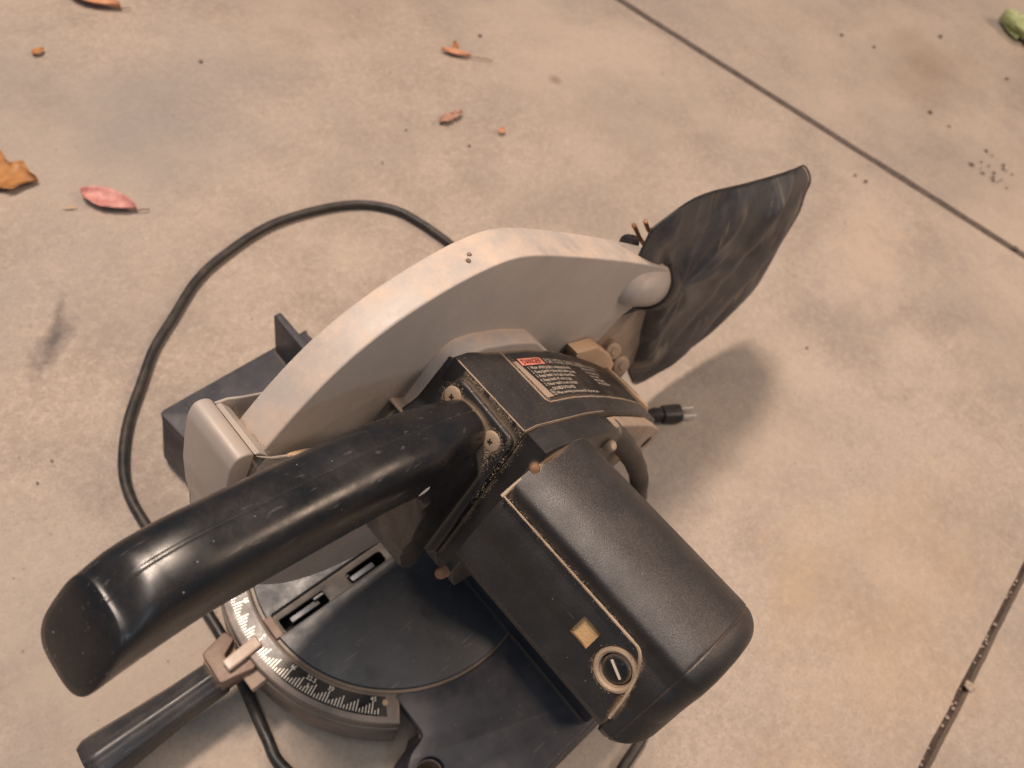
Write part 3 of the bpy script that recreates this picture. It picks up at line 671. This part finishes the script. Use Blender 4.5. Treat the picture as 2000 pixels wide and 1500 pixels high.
# --- handle with its mounting plate
O = Vector((-.0144, 0, .2730)); N = Vector((-.8986, 0, .4388)); D = Vector((-.4388, 0, -.8986)); Yv = Vector((0, 1, 0))
def onface(v, y, h=0): return O + D * v + N * h + Yv * y     # v runs down the housing's front face
bm = plate_bm(rounded([(-.0300, .0025), (-.0700, .0050), (-.0715, .0870), (-.0300, .0870)], .006), [], 'Z', 0.0002, .0042, .0012)
bmesh.ops.transform(bm, matrix=frame_m(O, Yv, D, N), verts=bm.verts)
from_bm('handle_plate', bm, M['matte'], saw, smooth=40)
path = [(-.0165, .2470), (-.0340, .2590), (-.0520, .2700), (-.0790, .2820), (-.1020, .2880), (-.1240, .2930), (-.1430, .2970), (-.1580, .3000), (-.1680, .3005)]
pp = catmull([(x, z, 0) for x, z in path], 6)
acc = 0; rings = []
for i, p in enumerate(pp):
    if i: acc += (p - pp[i - 1]).length
    t = (pp[min(i + 1, len(pp) - 1)] - pp[max(i - 1, 0)]).normalized(); T = Vector((t.x, 0, t.y))
    U = Vector((t.y, 0, -t.x)); U = -U if U.z < 0 else U      # section's up
    Dn = -U
    rw, rh = .0168, .0172
    k0 = max(0, 1 - acc / .055)                                  # near the plate
    rw = .0162 - .0046 * k0
    tip = max(0, (acc - .168) / .03); tip = min(tip, 1)
    rh = .0167 - .0040 * k0 - .0002 * tip; yc = -.0505 + .0058 * k0
    web = 0
    if acc < .056: web = .082 * (1 - (acc / .056) ** 1.5) ** .8 if acc < .056 else 0
    n_ = 144; ring_ = []
    for k in range(n_):
        a = 2 * pi * k / n_; cy, cu_ = cos(a), sin(a)
        e = 2.75; r = (abs(cy / rw) ** e + abs(cu_ / rh) ** e) ** (-1 / e)
        # shallow parting groove along the crown
        if abs(a - pi / 2) < .03: r -= .00035
        if cu_ < 0 and web > .001:
            ww = (.0158 + .0056 * k0) if cy < 0 else .0125 + .001 * k0
            rb = min(ww / max(abs(cy), 1e-4), web / max(-cu_, 1e-4)); q = 14
            rbx = (r ** q + rb ** q) ** (1 / q); r += (rbx - r) * sstep(.02, .45, -cu_)
        ring_.append(Vector((p.x, yc, p.y)) + Yv * (r * cy) + U * (r * cu_))
    rings.append(ring_)
# drooping end with a flat face cut across it
def end_ring(c, U, rw, rh, e, push=Vector()):
    out = []
    for k in range(144):
        a = 2 * pi * k / 144; cy, cu_ = cos(a), sin(a); r = (abs(cy / rw) ** e + abs(cu_ / rh) ** e) ** (-1 / e)
        if abs(a - pi / 2) < .03: r -= .00035
        out.append(c + Yv * (r * cy) + U * (r * cu_) + push)
    return out
c0, c1 = Vector((-.1680, -.0505, .3005)), Vector((-.1940, -.0515, .2985)); U0, U1 = Vector((.06, 0, 1)), Vector((.62, 0, .785))
for t in (.25, .5, .72, .88, .96):
    q = t * t * (3 - 2 * t) * .35 + t * .65
    rings.append(end_ring(c0.lerp(c1, t) + Vector((0, 0, .0012 * sin(pi * t))), U0.lerp(U1, q).normalized(), .0162 - .0004 * t, .0167 + .0010 * q, 2.75 + .5 * t))
Nf = Vector((-.785, 0, .62)); 
for sc_, pu in ((.997, .0004), (.985, .0008), (.965, .0011), (.80, .0015), (.5, .0018), (.2, .0019)):
    rings.append(end_ring(c1, U1, .0157 * sc_, .0176 * sc_, 3.3, Nf * pu))
hb = loft_bm(rings)
hd = from_bm('handle', hb, M['gloss'], saw, smooth=55)
# wear marks on the grip
def decal(name, pts, h, mat, parent):
    bm = bmesh.new(); bm.faces.new([bm.verts.new(p) for p in pts]); return from_bm(name, bm, M[mat], parent, smooth=0)

# --- screws
def screw(o, d, r, mat='screw', parent=saw, name='screw', h=.0022, cross=True):
    f = axis_frame(o, d)
    s = from_bm(name, lathe_bm([(0, h), (r * .35, h * .98), (r * .75, h * .86), (r * .93, h * .6), (r, h * .2), (r, -.002), (0, -.002)], f, 28), M[mat], parent)
    if cross:
        bm = join_bm(box_bm(r * .55, r * .15, .0005, f @ Matrix.Translation((0, 0, h)) @ Matrix.Rotation(.6, 4, 'Z')), box_bm(r * .15, r * .55, .0005, f @ Matrix.Translation((0, 0, h)) @ Matrix.Rotation(.6, 4, 'Z')))
        from_bm('cross_slot', bm, M['black'], s, smooth=0)  # black bars on the head, the recess's shade put into their colour
    return s
screw(onface(.0135, -.0612, .0040), N, .0050, h=.0013)
screw(onface(.0125, -.0335, .0040), N, .0050, h=.0013)
screw(onface(.0940, -.0500, .002), N, .0034, 'rust', cross=False)
screw(onface(.0900, -.0800, .001), N, .0030, 'rust', cross=False, h=.004)
screw((-.0185, -.0835, .2650), (-.5, -.3, .8), .0026, 'rust', cross=False, h=.003)
screw((.0500, -.0850, .2180), (.3, -.5, .8), .0034, 'screw', cross=False, h=.004)
from_bm('guard_clip', box_bm(.0135, .0110, .0016, frame_m((-.0350, -.0150, .2425), Vector((-.80, 0, .60)), (0, 1, 0), Vector((-.60, 0, -.80)))), M['pointer'], saw, bevel=.0005)

# --- motor
MC = Vector((-.0120, .2240)); MR = .0408
R0 = Vector((-.0335, .2545)); L0 = Vector((-.0560, .2242)); pn = Vector((-.7985, .6020))
def raydist(o, n, a):   # distance from motor centre to line through o with normal n, along angle a
    d = Vector((cos(a), sin(a))); k = d.dot(n); return (o - MC).dot(n) / k if k > .05 else 9
Y0, Y1 = -.0830, -.1975
ys = [Y0 - .0001] + [Y0 - (Y0 - Y1) * i / 150 for i in range(1, 151)]
nt_ = 360; rings = []
ridge_a = math.atan2(.0305, -.0215)      # about 125 degrees
for y in ys:
    u = (Y0 - y); ue = (y - Y1)          # from flange, from end
    # end rounding
    fr = .0150; es = 1.0
    shr = 0 if ue >= fr else (1 - math.sqrt(max(0, 1 - ((fr - ue) / fr) ** 2.2)))
    taper = 1 + .004 * (u / .107)
    # panel ends in a half round near the end cap
    ring_ = []
    for k in range(nt_):
        a = 2 * pi * k / nt_
        rc = MR
        box = min(raydist(R0 - pn * .0000, pn, a), raydist(L0, Vector((-.95, -.31)), a), raydist(Vector((-.0505, .2000)), Vector((-.62, -.78)), a))
        lo = sstep(rad(112), rad(122), math.degrees(a) and a) * (1 - sstep(rad(222), rad(240), a))
        rb = min(box, .062)
        base_r = rc if lo == 0 else rc * (1 - lo) + (max(rc * .90, rb)) * lo
        # position along the panel (0 at ridge) for the raised cover
        cy_ = -.1660; cap_u = (y - cy_)
        # ridge angle swings down over the end of the panel
        ra = ridge_a
        if y < cy_: q = min((cy_ - y) / .0145, 1); ra = ridge_a + (rad(205) - ridge_a) * (1 - math.sqrt(max(0, 1 - q ** 2)))
        step = sstep(ra - .035, ra + .012, a)      # 1 on the panel, 0 on the cover
        if y < cy_ - .0145: step = 0
        cover = 0.0019 * (1 - step) * (sstep(Y0, Y0 - .004, 0) if False else 1)
        if a > rad(225): cover = .0019
        lf = sstep(rad(95), rad(150), a) * (1 - sstep(rad(235), rad(275), a)); r = (base_r + cover) * taper * (1 - shr * (.30 + .22 * lf)) * (1 - .016 * lf - .030 * lf * (u / .11))
        # moulded seam before the end and cooling slots beyond it
        if .0112 < ue < .0122: r -= .00045
        if .0015 < ue < .0105 and rad(218) < a < rad(262) and (math.degrees(a) % 9) < 3.6: r -= .0032
        ring_.append(Vector((MC.x + r * cos(a), y, MC.y + r * sin(a))))
    rings.append(ring_)
mo = from_bm('motor_housing', loft_bm(rings), M['motor'], saw, smooth=50)
def onpanel(t, y, h=0): p = R0.lerp(L0, t) + pn * h; return Vector((p.x, y, p.y))
pdir = Vector((L0.x - R0.x, 0, L0.y - R0.y)).normalized(); pN = Vector((pn.x, 0, pn.y)).normalized()
pf = lambda t, y, h: frame_m(onpanel(t, y, h), pdir, Yv, pN)
cut(mo, [box_bm(.0105, .0100, .008, pf(.37, -.1480, .0)), lathe_bm([(0, -.006), (.0105, -.006), (.0105, .004), (0, .004)], pf(.40, -.1672, 0), 48)])
M['pocket'] = saw_mat('pocket_sawdust', (.40, .24, .11), (.56, .38, .20), .95, .2, 0, bump=1, bscale=1300, specks=0, spec=.1)
from_bm('square_pocket', box_bm(.0110, .0105, .001, pf(.37, -.1480, -.0033)), M['pocket'], mo)
bc = from_bm('brush_cap_ring', lathe_bm([(.0072, -.0030), (.0074, -.0004), (.0084, .0004), (.0094, .0002), (.0102, -.0012), (.0102, -.004), (.0072, -.004), (.0072, -.0030)], pf(.40, -.1672, 0), 56), M['screw'], mo)
cp = from_bm('brush_cap', lathe_bm([(0, -.0012), (.0050, -.0013), (.0064, -.0020), (.0068, -.0050), (0, -.0050)], pf(.40, -.1672, 0), 48), M['gloss'], mo)
from_bm('cap_slot', box_bm(.0011, .0086, .0006, pf(.40, -.1672, -.0010) @ Matrix.Rotation(rad(22), 4, 'Z')), M['pale'], cp, bevel=.0002)
# dust line along the ridge, flange end to cap, then round the cap
rp = []
for i in range(70):
    y = Y0 - .001 - i * .0014
    ra = ridge_a
    if y < -.1660:
        q = (-.1660 - y) / .0145
        if q > .93: break
        ra = ridge_a + (rad(205) - ridge_a) * (1 - math.sqrt(1 - q ** 2))
    wq = sstep(rad(123), rad(140), ra); rd = (MR + .0016) * (1 - wq) + (min(raydist(R0, pn, ra), .06) + .0014) * wq
    rd *= 1 + .012 * (Y0 - y) / .107 - .02 * sstep(rad(125), rad(150), ra)
    rp.append(Vector((MC.x + rd * cos(ra - .02), y, MC.y + rd * sin(ra - .02))))
from_bm('ridge_dust', tube_bm(rp, .00055, 6, lambda t: .00032 + .0002 * abs(sin(t * 37)) + .0003 * t), M['dustline'], mo)
# dust gathered where motor meets flange
from_bm('flange_dust', tube_bm([Vector((MC.x + (MR + .0012) * cos(a), Y0 - .0004, MC.y + (MR + .0012) * sin(a))) for a in [rad(92 + i * 2.2) for i in range(16)]], .0009, 6, lambda t: .0003 + .0007 * t), M['dust'], mo)
# long seam on the panel
from_bm('panel_seam', tube_bm([onpanel(.36, Y0 - .002 - i * .0035, .00005) for i in range(17)], .00018, 5), M['matte'], mo)

# --- rubber sleeve and cord
SLEEVE = [(.0640, -.0760, .2080), (.0850, -.0850, .1780), (.1050, -.0950, .1380), (.1150, -.1060, .0900)]
sl = from_bm('cord_sleeve', tube_bm(catmull(SLEEVE, 6), .0068, 18, lambda t: .0076 - .0022 * t + .0003 * sin(t * 70)), M['sleeve'], saw)
Zf = FLOOR + .0044
cordp = catmull([(.113, -.104, .095), (.118, -.130, .02), (.118, -.165, -.035), (.104, -.198, Zf + .004), (.086, -.218, Zf), (.049, -.2265, Zf), (-.010, -.235, Zf), (-.075, -.205, Zf), (-.120, -.140, Zf), (-.1405, -.070, Zf), (-.139, -.042, Zf), (-.133, -.006, Zf), (-.127, .031, Zf), (-.1255, .062, Zf), (-.1250, .105, Zf), (-.125, .150, Zf), (-.122, .184, Zf), (-.112, .212, Zf), (-.090, .244, Zf), (-.060, .275, Zf), (-.022, .311, Zf), (.027, .347, Zf), (.075, .368, Zf), (.128, .379, Zf), (.176, .377, Zf), (.221, .365, Zf), (.249, .347, Zf), (.269, .318, Zf), (.280, .260, Zf), (.272, .190, Zf), (.262, .120, Zf), (.262, .055, Zf), (.277, .012, Zf), (.300, -.0180, Zf + .001)], 7)
cordp = [p + Vector((noise.noise(p * 14) * .0028, noise.noise(p * 14 + Vector((9, 0, 0))) * .0028, 0)) if 30 < i < len(cordp) - 12 else p for i, p in enumerate(cordp)]
cord = from_bm('power_cord', tube_bm(cordp, .0042, 14), M['rubber'], saw)
pd = Vector((.0350, -.0210, 0)).normalized(); px = Vector((-pd.y, pd.x, 0)); P0 = Vector((.3000, -.0185, Zf + .001))
rings = []
for t, wv, hv in ((0, .0042, .0042), (.003, .0058, .0058), (.009, .0060, .0060), (.010, .0068, .0066), (.017, .0068, .0068), (.018, .0062, .006), (.020, .0062, .006), (.021, .0086, .0080), (.037, .0094, .0085), (.0400, .0090, .0080)):
    rings.append([P0 + pd * t + px * (wv * math.copysign(abs(cos(a)) ** .7, cos(a))) + Vector((0, 0, hv * math.copysign(abs(sin(a)) ** .7, sin(a)))) for a in [2 * pi * k / 24 for k in range(24)]])
plug = from_bm('plug', loft_bm(rings), M['rubber'], cord)
for s in (-1, 1):
    from_bm('plug_blade', box_bm(.0170, .0016, .0062, frame_m(P0 + pd * .0480 + px * (s * .0045), pd, px, (0, 0, 1))), M['prong'], plug, bevel=.0005)

# --- dust bag hanging from the spout
bo = [(.161, .2490), (.190, .2555), (.215, .2530), (.266, .238), (.310, .226), (.345, .2170), (.366, .2110), (.404, .1800), (.415, .160), (.436, .125), (.4440, .085), (.4560, .045), (.4620, .010), (.450, -.010), (.417, -.026), (.380, -.035), (.341, -.0400), (.310, -.034), (.284, -.020), (.262, .010), (.243, .040), (.2300, .080), (.2180, .110), (.2050, .150), (.180, .180), (.163, .212)]
bl = [(p.x, p.y) for p in catmull([(x, z, 0) for x, z in bo + bo[:1]], 5)][:-1]
nb = len(bl); hub = Vector((.215, .180)); K = 26
bm = bmesh.new(); uvl = bm.loops.layers.uv.new('uv')
def bagpt(i, j, sgn):
    t = j / K; e = Vector(bl[i]); p = hub.lerp(e, t)
    d = math.sin(min(1, (1 - t) * 2.4) * pi / 2)
    ang = math.atan2(e.y - hub.y, e.x - hub.x)
    dist = (p - Vector((.205, .172))).length
    # fullness: collar wide near the spout, thin towards the far end, creases radiating from the spout
    ax_ = (p.x - .203) * .851 - (p.y - .173) * .525; full = (.0135 * d + .004 * math.exp(-(dist / .05) ** 2)) * (.40 + .60 * sstep(-.014, .016, ax_))
    cre = .0040 * sin(ang * 13 + 1.3 * sin(ang * 5 + dist * 20)) * math.exp(-dist / .055) * d * sstep(.012, .04, dist)
    cre += .0030 * noise.noise(Vector((p.x * 22, p.y * 9, sgn * 3))) * d + .0014 * noise.noise(Vector((p.x * 80, p.y * 60, sgn * 3))) * d
    wv_ = p.x * .93 - p.y * .36 + .02 * noise.noise(Vector((p.x * 9, p.y * 9, 2)))
    cre += .0058 * math.copysign(abs(sin(wv_ * 95)) ** 1.6, sin(wv_ * 95)) * d * sstep(.03, .12, dist)
    bend = -.002 + .004 * sstep(.1, .3, dist)
    y = bend + sgn * (full + (cre if sgn < 0 else cre * .6))
    return Vector((p.x, y, p.y)), (ang / 2.0, dist * 6)
V = {}
for sgn in (-1, 1):
    for i in range(nb):
        for j in range(K + 1):
            if j == 0 and i: V[(i, 0, sgn)] = V[(0, 0, sgn)]; continue
            if j == K and sgn == 1: V[(i, K, 1)] = V[(i, K, -1)]; continue
            co, uv = bagpt(i, j, sgn); v = bm.verts.new(co); V[(i, j, sgn)] = (v, uv)
for sgn in (-1, 1):
    for i in range(nb):
        i2 = (i + 1) % nb
        for j in range(K):
            q = [V[(i, j, sgn)], V[(i2, j, sgn)], V[(i2, j + 1, sgn)], V[(i, j + 1, sgn)]]
            vs = []; [vs.append(x) for x in q if x[0] not in [y_[0] for y_ in vs]]
            if len(vs) < 3: continue
            f = bm.faces.new([x[0] for x in (vs if sgn < 0 else vs[::-1])])
            for l in f.loops:
                for x in vs:
                    if x[0] == l.vert: l[uvl].uv = x[1]
me = bpy.data.meshes.new('dust_bag'); bmesh.ops.recalc_face_normals(bm, faces=bm.faces); bm.to_mesh(me); bm.free()
bag = finish('dust_bag', me, M['bag'], saw, smooth=180, sub=1)
edge = [Vector((x, -.002 + .004 * sstep(.1, .3, (Vector((x, z)) - Vector((.205, .172))).length), z)) for x, z in bl + bl[:1]]
from_bm('bag_seam', tube_bm(edge, .0009, 6), M['rubber'], bag)
# spring clip: two rusty wire ears and the coil
for p in ([(.2030, .0150, .1950), (.1960, .0190, .2040), (.1880, .0205, .2150), (.1830, .0208, .2212), (.1822, .0195, .2205)],
          [(.2090, .0150, .2000), (.2040, .0190, .2070), (.1990, .0205, .2140), (.1968, .0208, .2175), (.1960, .0195, .2170)]):
    from_bm('spring_wire', tube_bm(catmull(p, 6), .0015, 10), M['clip'], bag)
from_bm('collar_tab', lathe_bm([(0, -.006), (.0045, -.006), (.0055, -.004), (.0055, .004), (.0045, .006), (0, .006)], axis_frame((.1810, .0175, .2090), (.85, 0, -.5)), 20), M['rubber'], bag)

# --- loose sawdust lying along the saw's edges and corners
random.seed(5)
GR = bmesh.new()
def grain(p, r):
    vs = [GR.verts.new(p + Vector((random.uniform(-1, 1), random.uniform(-1, 1), random.uniform(-.5, 1))) * r) for _ in range(4)]
    for a_, b_, c_ in ((0, 1, 2), (0, 1, 3), (0, 2, 3), (1, 2, 3)): GR.faces.new((vs[a_], vs[b_], vs[c_]))
def along(pts, n, spread, nrm, r0=.00007, r1=.00024, gap=.0):
    n = int(n * 1.5); spread *= 1.25
    L_ = [0]
    for a_, b_ in zip(pts, pts[1:]): L_.append(L_[-1] + (b_ - a_).length)
    for _ in range(n):
        q = random.random() * L_[-1]
        if noise.noise(Vector((q * 160, n * .1, 0))) < gap - .25: continue
        i_ = max(k for k in range(len(L_) - 1) if L_[k] <= q); t = (q - L_[i_]) / max(L_[i_ + 1] - L_[i_], 1e-9)
        p = pts[i_].lerp(pts[i_ + 1], t); tg = (pts[i_ + 1] - pts[i_]).normalized(); sd = tg.cross(nrm)
        grain(p + sd * random.gauss(0, spread), random.uniform(r0, r1) * (1.6 if random.random() < .06 else 1))
def patch(fn, n, r0=.00007, r1=.00022):
    r0, r1 = min(r0, .00008), min(r1, .00022); n = int(n * 1.6)
    for _ in range(n): grain(fn(), random.uniform(r0, r1))
Zu = Vector((0, 0, 1))
pl = [onface(.0022, -.034, .0044), onface(.0040, -.066, .0044), onface(.012, -.0712, .0044), onface(.045, -.0714, .0044)]
along(pl, 380, .0006, N)
along([onface(.0005, -.030, .0010), onface(.0010, -.070, .0010)], 700, .0010, N)
along([onface(.0030, -.0718, .0006), onface(.060, -.0725, .0006)], 380, .0007, N)
for cy_, cv in ((-.0612, .0135), (-.0335, .0125)):
    along([onface(cv + .0056 * sin(rad(a)), cy_ + .0056 * cos(rad(a)), .0044) for a in range(0, 361, 30)], 420, .0008, N)
    patch(lambda: onface(cv + random.gauss(0, .0022), cy_ + random.gauss(0, .0022), .0054), 160)
patch(lambda: onface(.022 + random.gauss(0, .005), -.0620 + random.gauss(0, .0030), .0046), 700)
along([on_top(s_, -.0220, .0003) for s_ in (.004, .04, .09, .14)], 500, .0010, Zu)
along([on_top(.0375 + .002 * k, -.0580 if k > 1 else -.0560, .0005) for k in range(80)], 420, .0004, Zu)
along([on_top(.0378, -.0225 - .0034 * k, .0006) for k in range(11)], 420, .0007, Zu)
along([Vector(p) + Vector((0, 0, .0004)) for p in rp], 1300, .00055, pN)
along([onpanel(.40, -.1672, .0004) + pdir * (.0098 * cos(rad(a))) + Yv * (.0098 * sin(rad(a))) for a in range(0, 361, 20)], 500, .0006, pN)
patch(lambda: Vector((random.uniform(-.052, -.018), -.0107 - random.random() * .0006, .236 + random.gauss(0, .006) + (random.random() * .02))), 900, .0001, .00035)
patch(lambda: on_top(random.uniform(.0, .20), random.uniform(-.068, -.022), .0002), 500, .0001, .00028)
patch(lambda: Vector((random.uniform(-.118, -.107), random.uniform(-.014, .014), .2700 + random.random() * .004)), 260, .0001, .0003)
along([Vector((-.1070, y_, .2655)) for y_ in (-.0135, .0, .0135)], 700, .0012, Zu)
patch(lambda: Vector((random.uniform(-.0075, .010), -.0215 - random.random() * .0010, .268 - random.random() * .010)), 200)
sd_ = from_bm('sawdust', GR, M['dust'], saw, smooth=0); sd_['kind'] = 'stuff'
# worn patch on the side of the handle
from mathutils.bvhtree import BVHTree
bv = BVHTree.FromPolygons([v.co for v in hd.data.vertices], [list(p.vertices) for p in hd.data.polygons])
pc_ = Vector((-.0680, -.0665, .2728)); ta, tb = Vector((.86, 0, .5)), Vector((-.45, .1, .86)); bm = bmesh.new(); rr_ = []
for q in (0, .5, .85, 1):
    row = []
    for k in range(1 if q == 0 else 18):
        a = 2 * pi * k / 18; wob = 1 + .18 * noise.noise(Vector((cos(a) * 2, sin(a) * 2, 4)))
        l_, n_v, _, _ = bv.find_nearest(pc_ + (ta * cos(a) * .0031 + tb * sin(a) * .0017) * q * wob); row.append(bm.verts.new(l_ + n_v * (.00022 if q < 1 else .00004)))
    rr_.append(row)
for k in range(18): bm.faces.new((rr_[0][0], rr_[1][k], rr_[1][(k + 1) % 18]))
for A_, B_ in zip(rr_[1:], rr_[2:]):
    for k in range(18): bm.faces.new((A_[k], B_[k], B_[(k + 1) % 18], A_[(k + 1) % 18]))
from_bm('worn_patch', bm, M['white'], hd, smooth=60)
# ------------------------------------------------------------------ leaves and debris
def leaf(name, c, length, width, rotz, mats, label, cat='leaf', curl=.25, seed=1, stem=.3, tear=0, lift=.0, asym=0, tilt=0, notch=0):
    random.seed(seed); bm = bmesh.new(); NU, NV = 26, 12; G = []
    for i in range(NU + 1):
        t = i / NU; wdt = width * .5 * (sin(pi * t ** .85) ** .75) * (1 + .08 * noise.noise(Vector((t * 9, seed, 0))))
        row = []
        for j in range(NV + 1):
            s = j / NV * 2 - 1
            edge_n = 1 + tear * noise.noise(Vector((t * 7, s * 2 + seed, 1))) * (abs(s) ** 3)
            x = (t - .5) * length; y = s * wdt * edge_n + asym * width * sin(pi * t)
            z = curl * width * (s * s) * .9 + curl * length * .25 * (t - .5) ** 2 + .0009 * noise.noise(Vector((x * 160, y * 160, seed))) + (.0012 if abs(s) < .1 else 0) * -.3 + lift * t * length
            z += .0005 * abs(sin(t * 26 + abs(s) * 3)) * (1 - abs(s))
            row.append(bm.verts.new((x, y, z + .0008)))
        G.append(row)
    for i in range(NU):
        for j in range(NV):
            if notch and random.random() < notch and (j in (0, NV - 1)): continue
            bm.faces.new((G[i][j], G[i + 1][j], G[i + 1][j + 1], G[i][j + 1]))
    bmesh.ops.remove_doubles(bm, verts=bm.verts, dist=1e-6)
    root = bpy.data.objects.new(name, None); COL.objects.link(root); root.location = (c[0], c[1], FLOOR); root.rotation_euler = (tilt, 0, rotz)
    b = from_bm('leaf_blade', bm, mats, root, smooth=80)
    s = b.modifiers.new('thick', 'SOLIDIFY'); s.thickness = .0003
    if stem:
        from_bm('leaf_stem', tube_bm(catmull([(.38 * length, 0, .0012), (.5 * length, 0, .0012 + .25 * curl * length * .25), ((.5 + stem * .5) * length, .04 * length, .003), ((.5 + stem) * length, .12 * length, .0012)], 4), .0006, 6), M['stem'], root)
    tag(root, label, cat)
    return root
M['stem'] = leaf_mat('leaf_stem', (.16, .10, .06), (.22, .14, .08), (.10, .06, .04))
Lp = leaf_mat('pink_leaf', (.44, .17, .15), (.60, .32, .28), (.20, .09, .07))
Lb = leaf_mat('brown_leaf', (.34, .15, .045), (.46, .22, .07), (.20, .085, .03))
Lo = leaf_mat('orange_leaf', (.50, .23, .12), (.60, .33, .19), (.34, .16, .09))
Lr = leaf_mat('russet_leaf', (.36, .19, .13), (.44, .27, .19), (.24, .13, .10))
Lg = leaf_mat('green_leaf', (.27, .34, .14), (.48, .48, .27), (.17, .24, .09))
def mid(a, b): return ((a[0] + b[0]) / 2, (a[1] + b[1]) / 2)
leaf('pink_leaf', (.0165, .487), .058, .026, math.atan2(.4663 - .5082, .0315 - .0015), Lp, 'pink and red curled leaf with a dark tip, left of the black cord loop', seed=2, stem=.16, curl=.28)
leaf('brown_leaf', (-.060, .571), .085, .052, math.atan2(-.04, .05), Lb, 'large orange-brown leaf cut by the left edge, left of the pink leaf', seed=5, stem=0, curl=.12, tear=.5)
leaf('orange_leaf', (.160, .806), .068, .030, math.atan2(-.036, .026), Lo, 'orange leaf cut by the top edge near the top left corner', seed=9, stem=.12, curl=.3)
leaf('orange_leaf', (.5130, .5310), .040, .011, math.atan2(-.0326, .0316), Lo, 'small bright orange leaf with a long dark stem lying far behind the saw guard', seed=12, stem=.75, curl=.5)
leaf('tan_leaf', (.5230, .5440), .020, .008, 1.0, Lb, 'tiny tan leaf scrap touching the small stemmed orange leaf', seed=21, stem=0, curl=.5)
leaf('russet_leaf', (.4210, .4300), .040, .013, .05, Lr, 'small russet leaf scrap lying between the guard and the stemmed orange leaf', seed=14, stem=0, curl=.4, tear=.7)
leaf('orange_scrap', (.4640, .3810), .013, .009, .5, Lo, 'tiny bright orange leaf scrap to the right of the russet leaf scrap', seed=16, stem=0, curl=.3)
leaf('green_leaf', (1.535, .112), .135, .062, math.atan2(-.07, .0), Lg, 'crumpled light green leaf cut by the top right corner beyond the floor joint', seed=18, stem=.1, curl=.42, tear=.5)
leaf('green_leaf', (1.530, .150), .060, .030, .9, Lg, 'narrow green leaf lobe beside the crumpled green leaf in the top right corner', seed=28, stem=0, curl=.3, tear=.3)
leaf('tan_leaf', (-.2720, .0960), .030, .017, math.atan2(-.016, -.006), leaf_mat('tan_leaf', (.42, .30, .22), (.52, .40, .31), (.33, .23, .17)), 'small pale tan leaf cut by the left edge, beside the twist grip', seed=19, stem=0, curl=.3, tear=.5)
leaf('russet_scrap', (.0618, .7378), .016, .010, .3, Lb, 'tiny brown leaf scrap near the top left, left of the cut orange leaf', seed=23, stem=0, curl=.3)
leaf('straw_scrap', (-.018, .498), .014, .0022, -.4, leaf_mat('straw', (.5, .32, .18), (.6, .4, .25), (.4, .25, .14)), 'thin pale straw fibre between the brown leaf and the pink leaf', cat='fibre', seed=25, stem=0, curl=.1)
dirtm = joint_mat('dark_dirt', (.11, .075, .055), (.19, .135, .10))
spots = [((.5747, .5514), .0042, 'dark dirt crumb just beyond the stemmed orange leaf'), ((.2126, .6528), .0036, 'dark dirt crumb below the orange leaf cut by the top edge'), ((.4102, .3804), .0028, 'dark dirt crumb between the russet leaf and the guard'), ((.3583, .4395), .0022, 'faint dirt crumb left of the russet leaf scrap'),
         ((1.1628, .2983), .0048, 'dirt crumb beyond the joint, topmost of the two on the left'), ((1.1931, .2498), .0044, 'dirt crumb beyond the joint, lower right of a similar one'), ((1.3604, .2079), .0062, 'dirt crumb in the brown stain near the green leaf'), ((1.3683, .0738), .0050, 'lone dirt crumb below the green leaf at the right edge'),
         ((1.1255, .0966), .0058, 'largest dirt crumb in the middle of the far slab'), ((1.1248, .0603), .0034, 'small dirt crumb right of the largest far crumb'), ((.8679, .0599), .0044, 'dark dirt crumb on the near side of the joint, above the dust bag tip'), ((.8640, .0760), .0032, 'smaller dirt crumb beside the dark one above the dust bag tip'),
         ((.5367, -.0672), .0024, 'dark dirt crumb right of the dust bag shadow'), ((1.0723, -.0101), .0052, 'largest dark crumb in the cluster right of the bag beyond the joint'), ((.9600, -.1400), .0060, 'dirt lump caught in the joint near the right edge'),
         ((-.155, .245), .0016, 'tiny dirt crumb outside the cord left of the base')]
random.seed(11)
for (x, y), r, lb in spots: tag(from_bm('dirt_crumb', crumb_bm(x, y, FLOOR + r * .1, r * .60, .4), dirtm, None), lb, 'crumb', 'dirt crumbs on the concrete')
bm = bmesh.new()
for k in range(22): join_bm(bm, crumb_bm(1.1 + random.uniform(-.035, .03), -.035 + random.uniform(-.035, .03), FLOOR + .0005, random.uniform(.0010, .0025), .35))
for k in range(45):
    x, y = random.uniform(-.3, 1.4), random.uniform(-.45, .8); join_bm(bm, crumb_bm(x, y, FLOOR + .0002, random.uniform(.0004, .0011), .5))
tag(from_bm('floor_grit', bm, dirtm, None), 'fine dark grit scattered over the concrete floor', 'grit', kind='stuff')
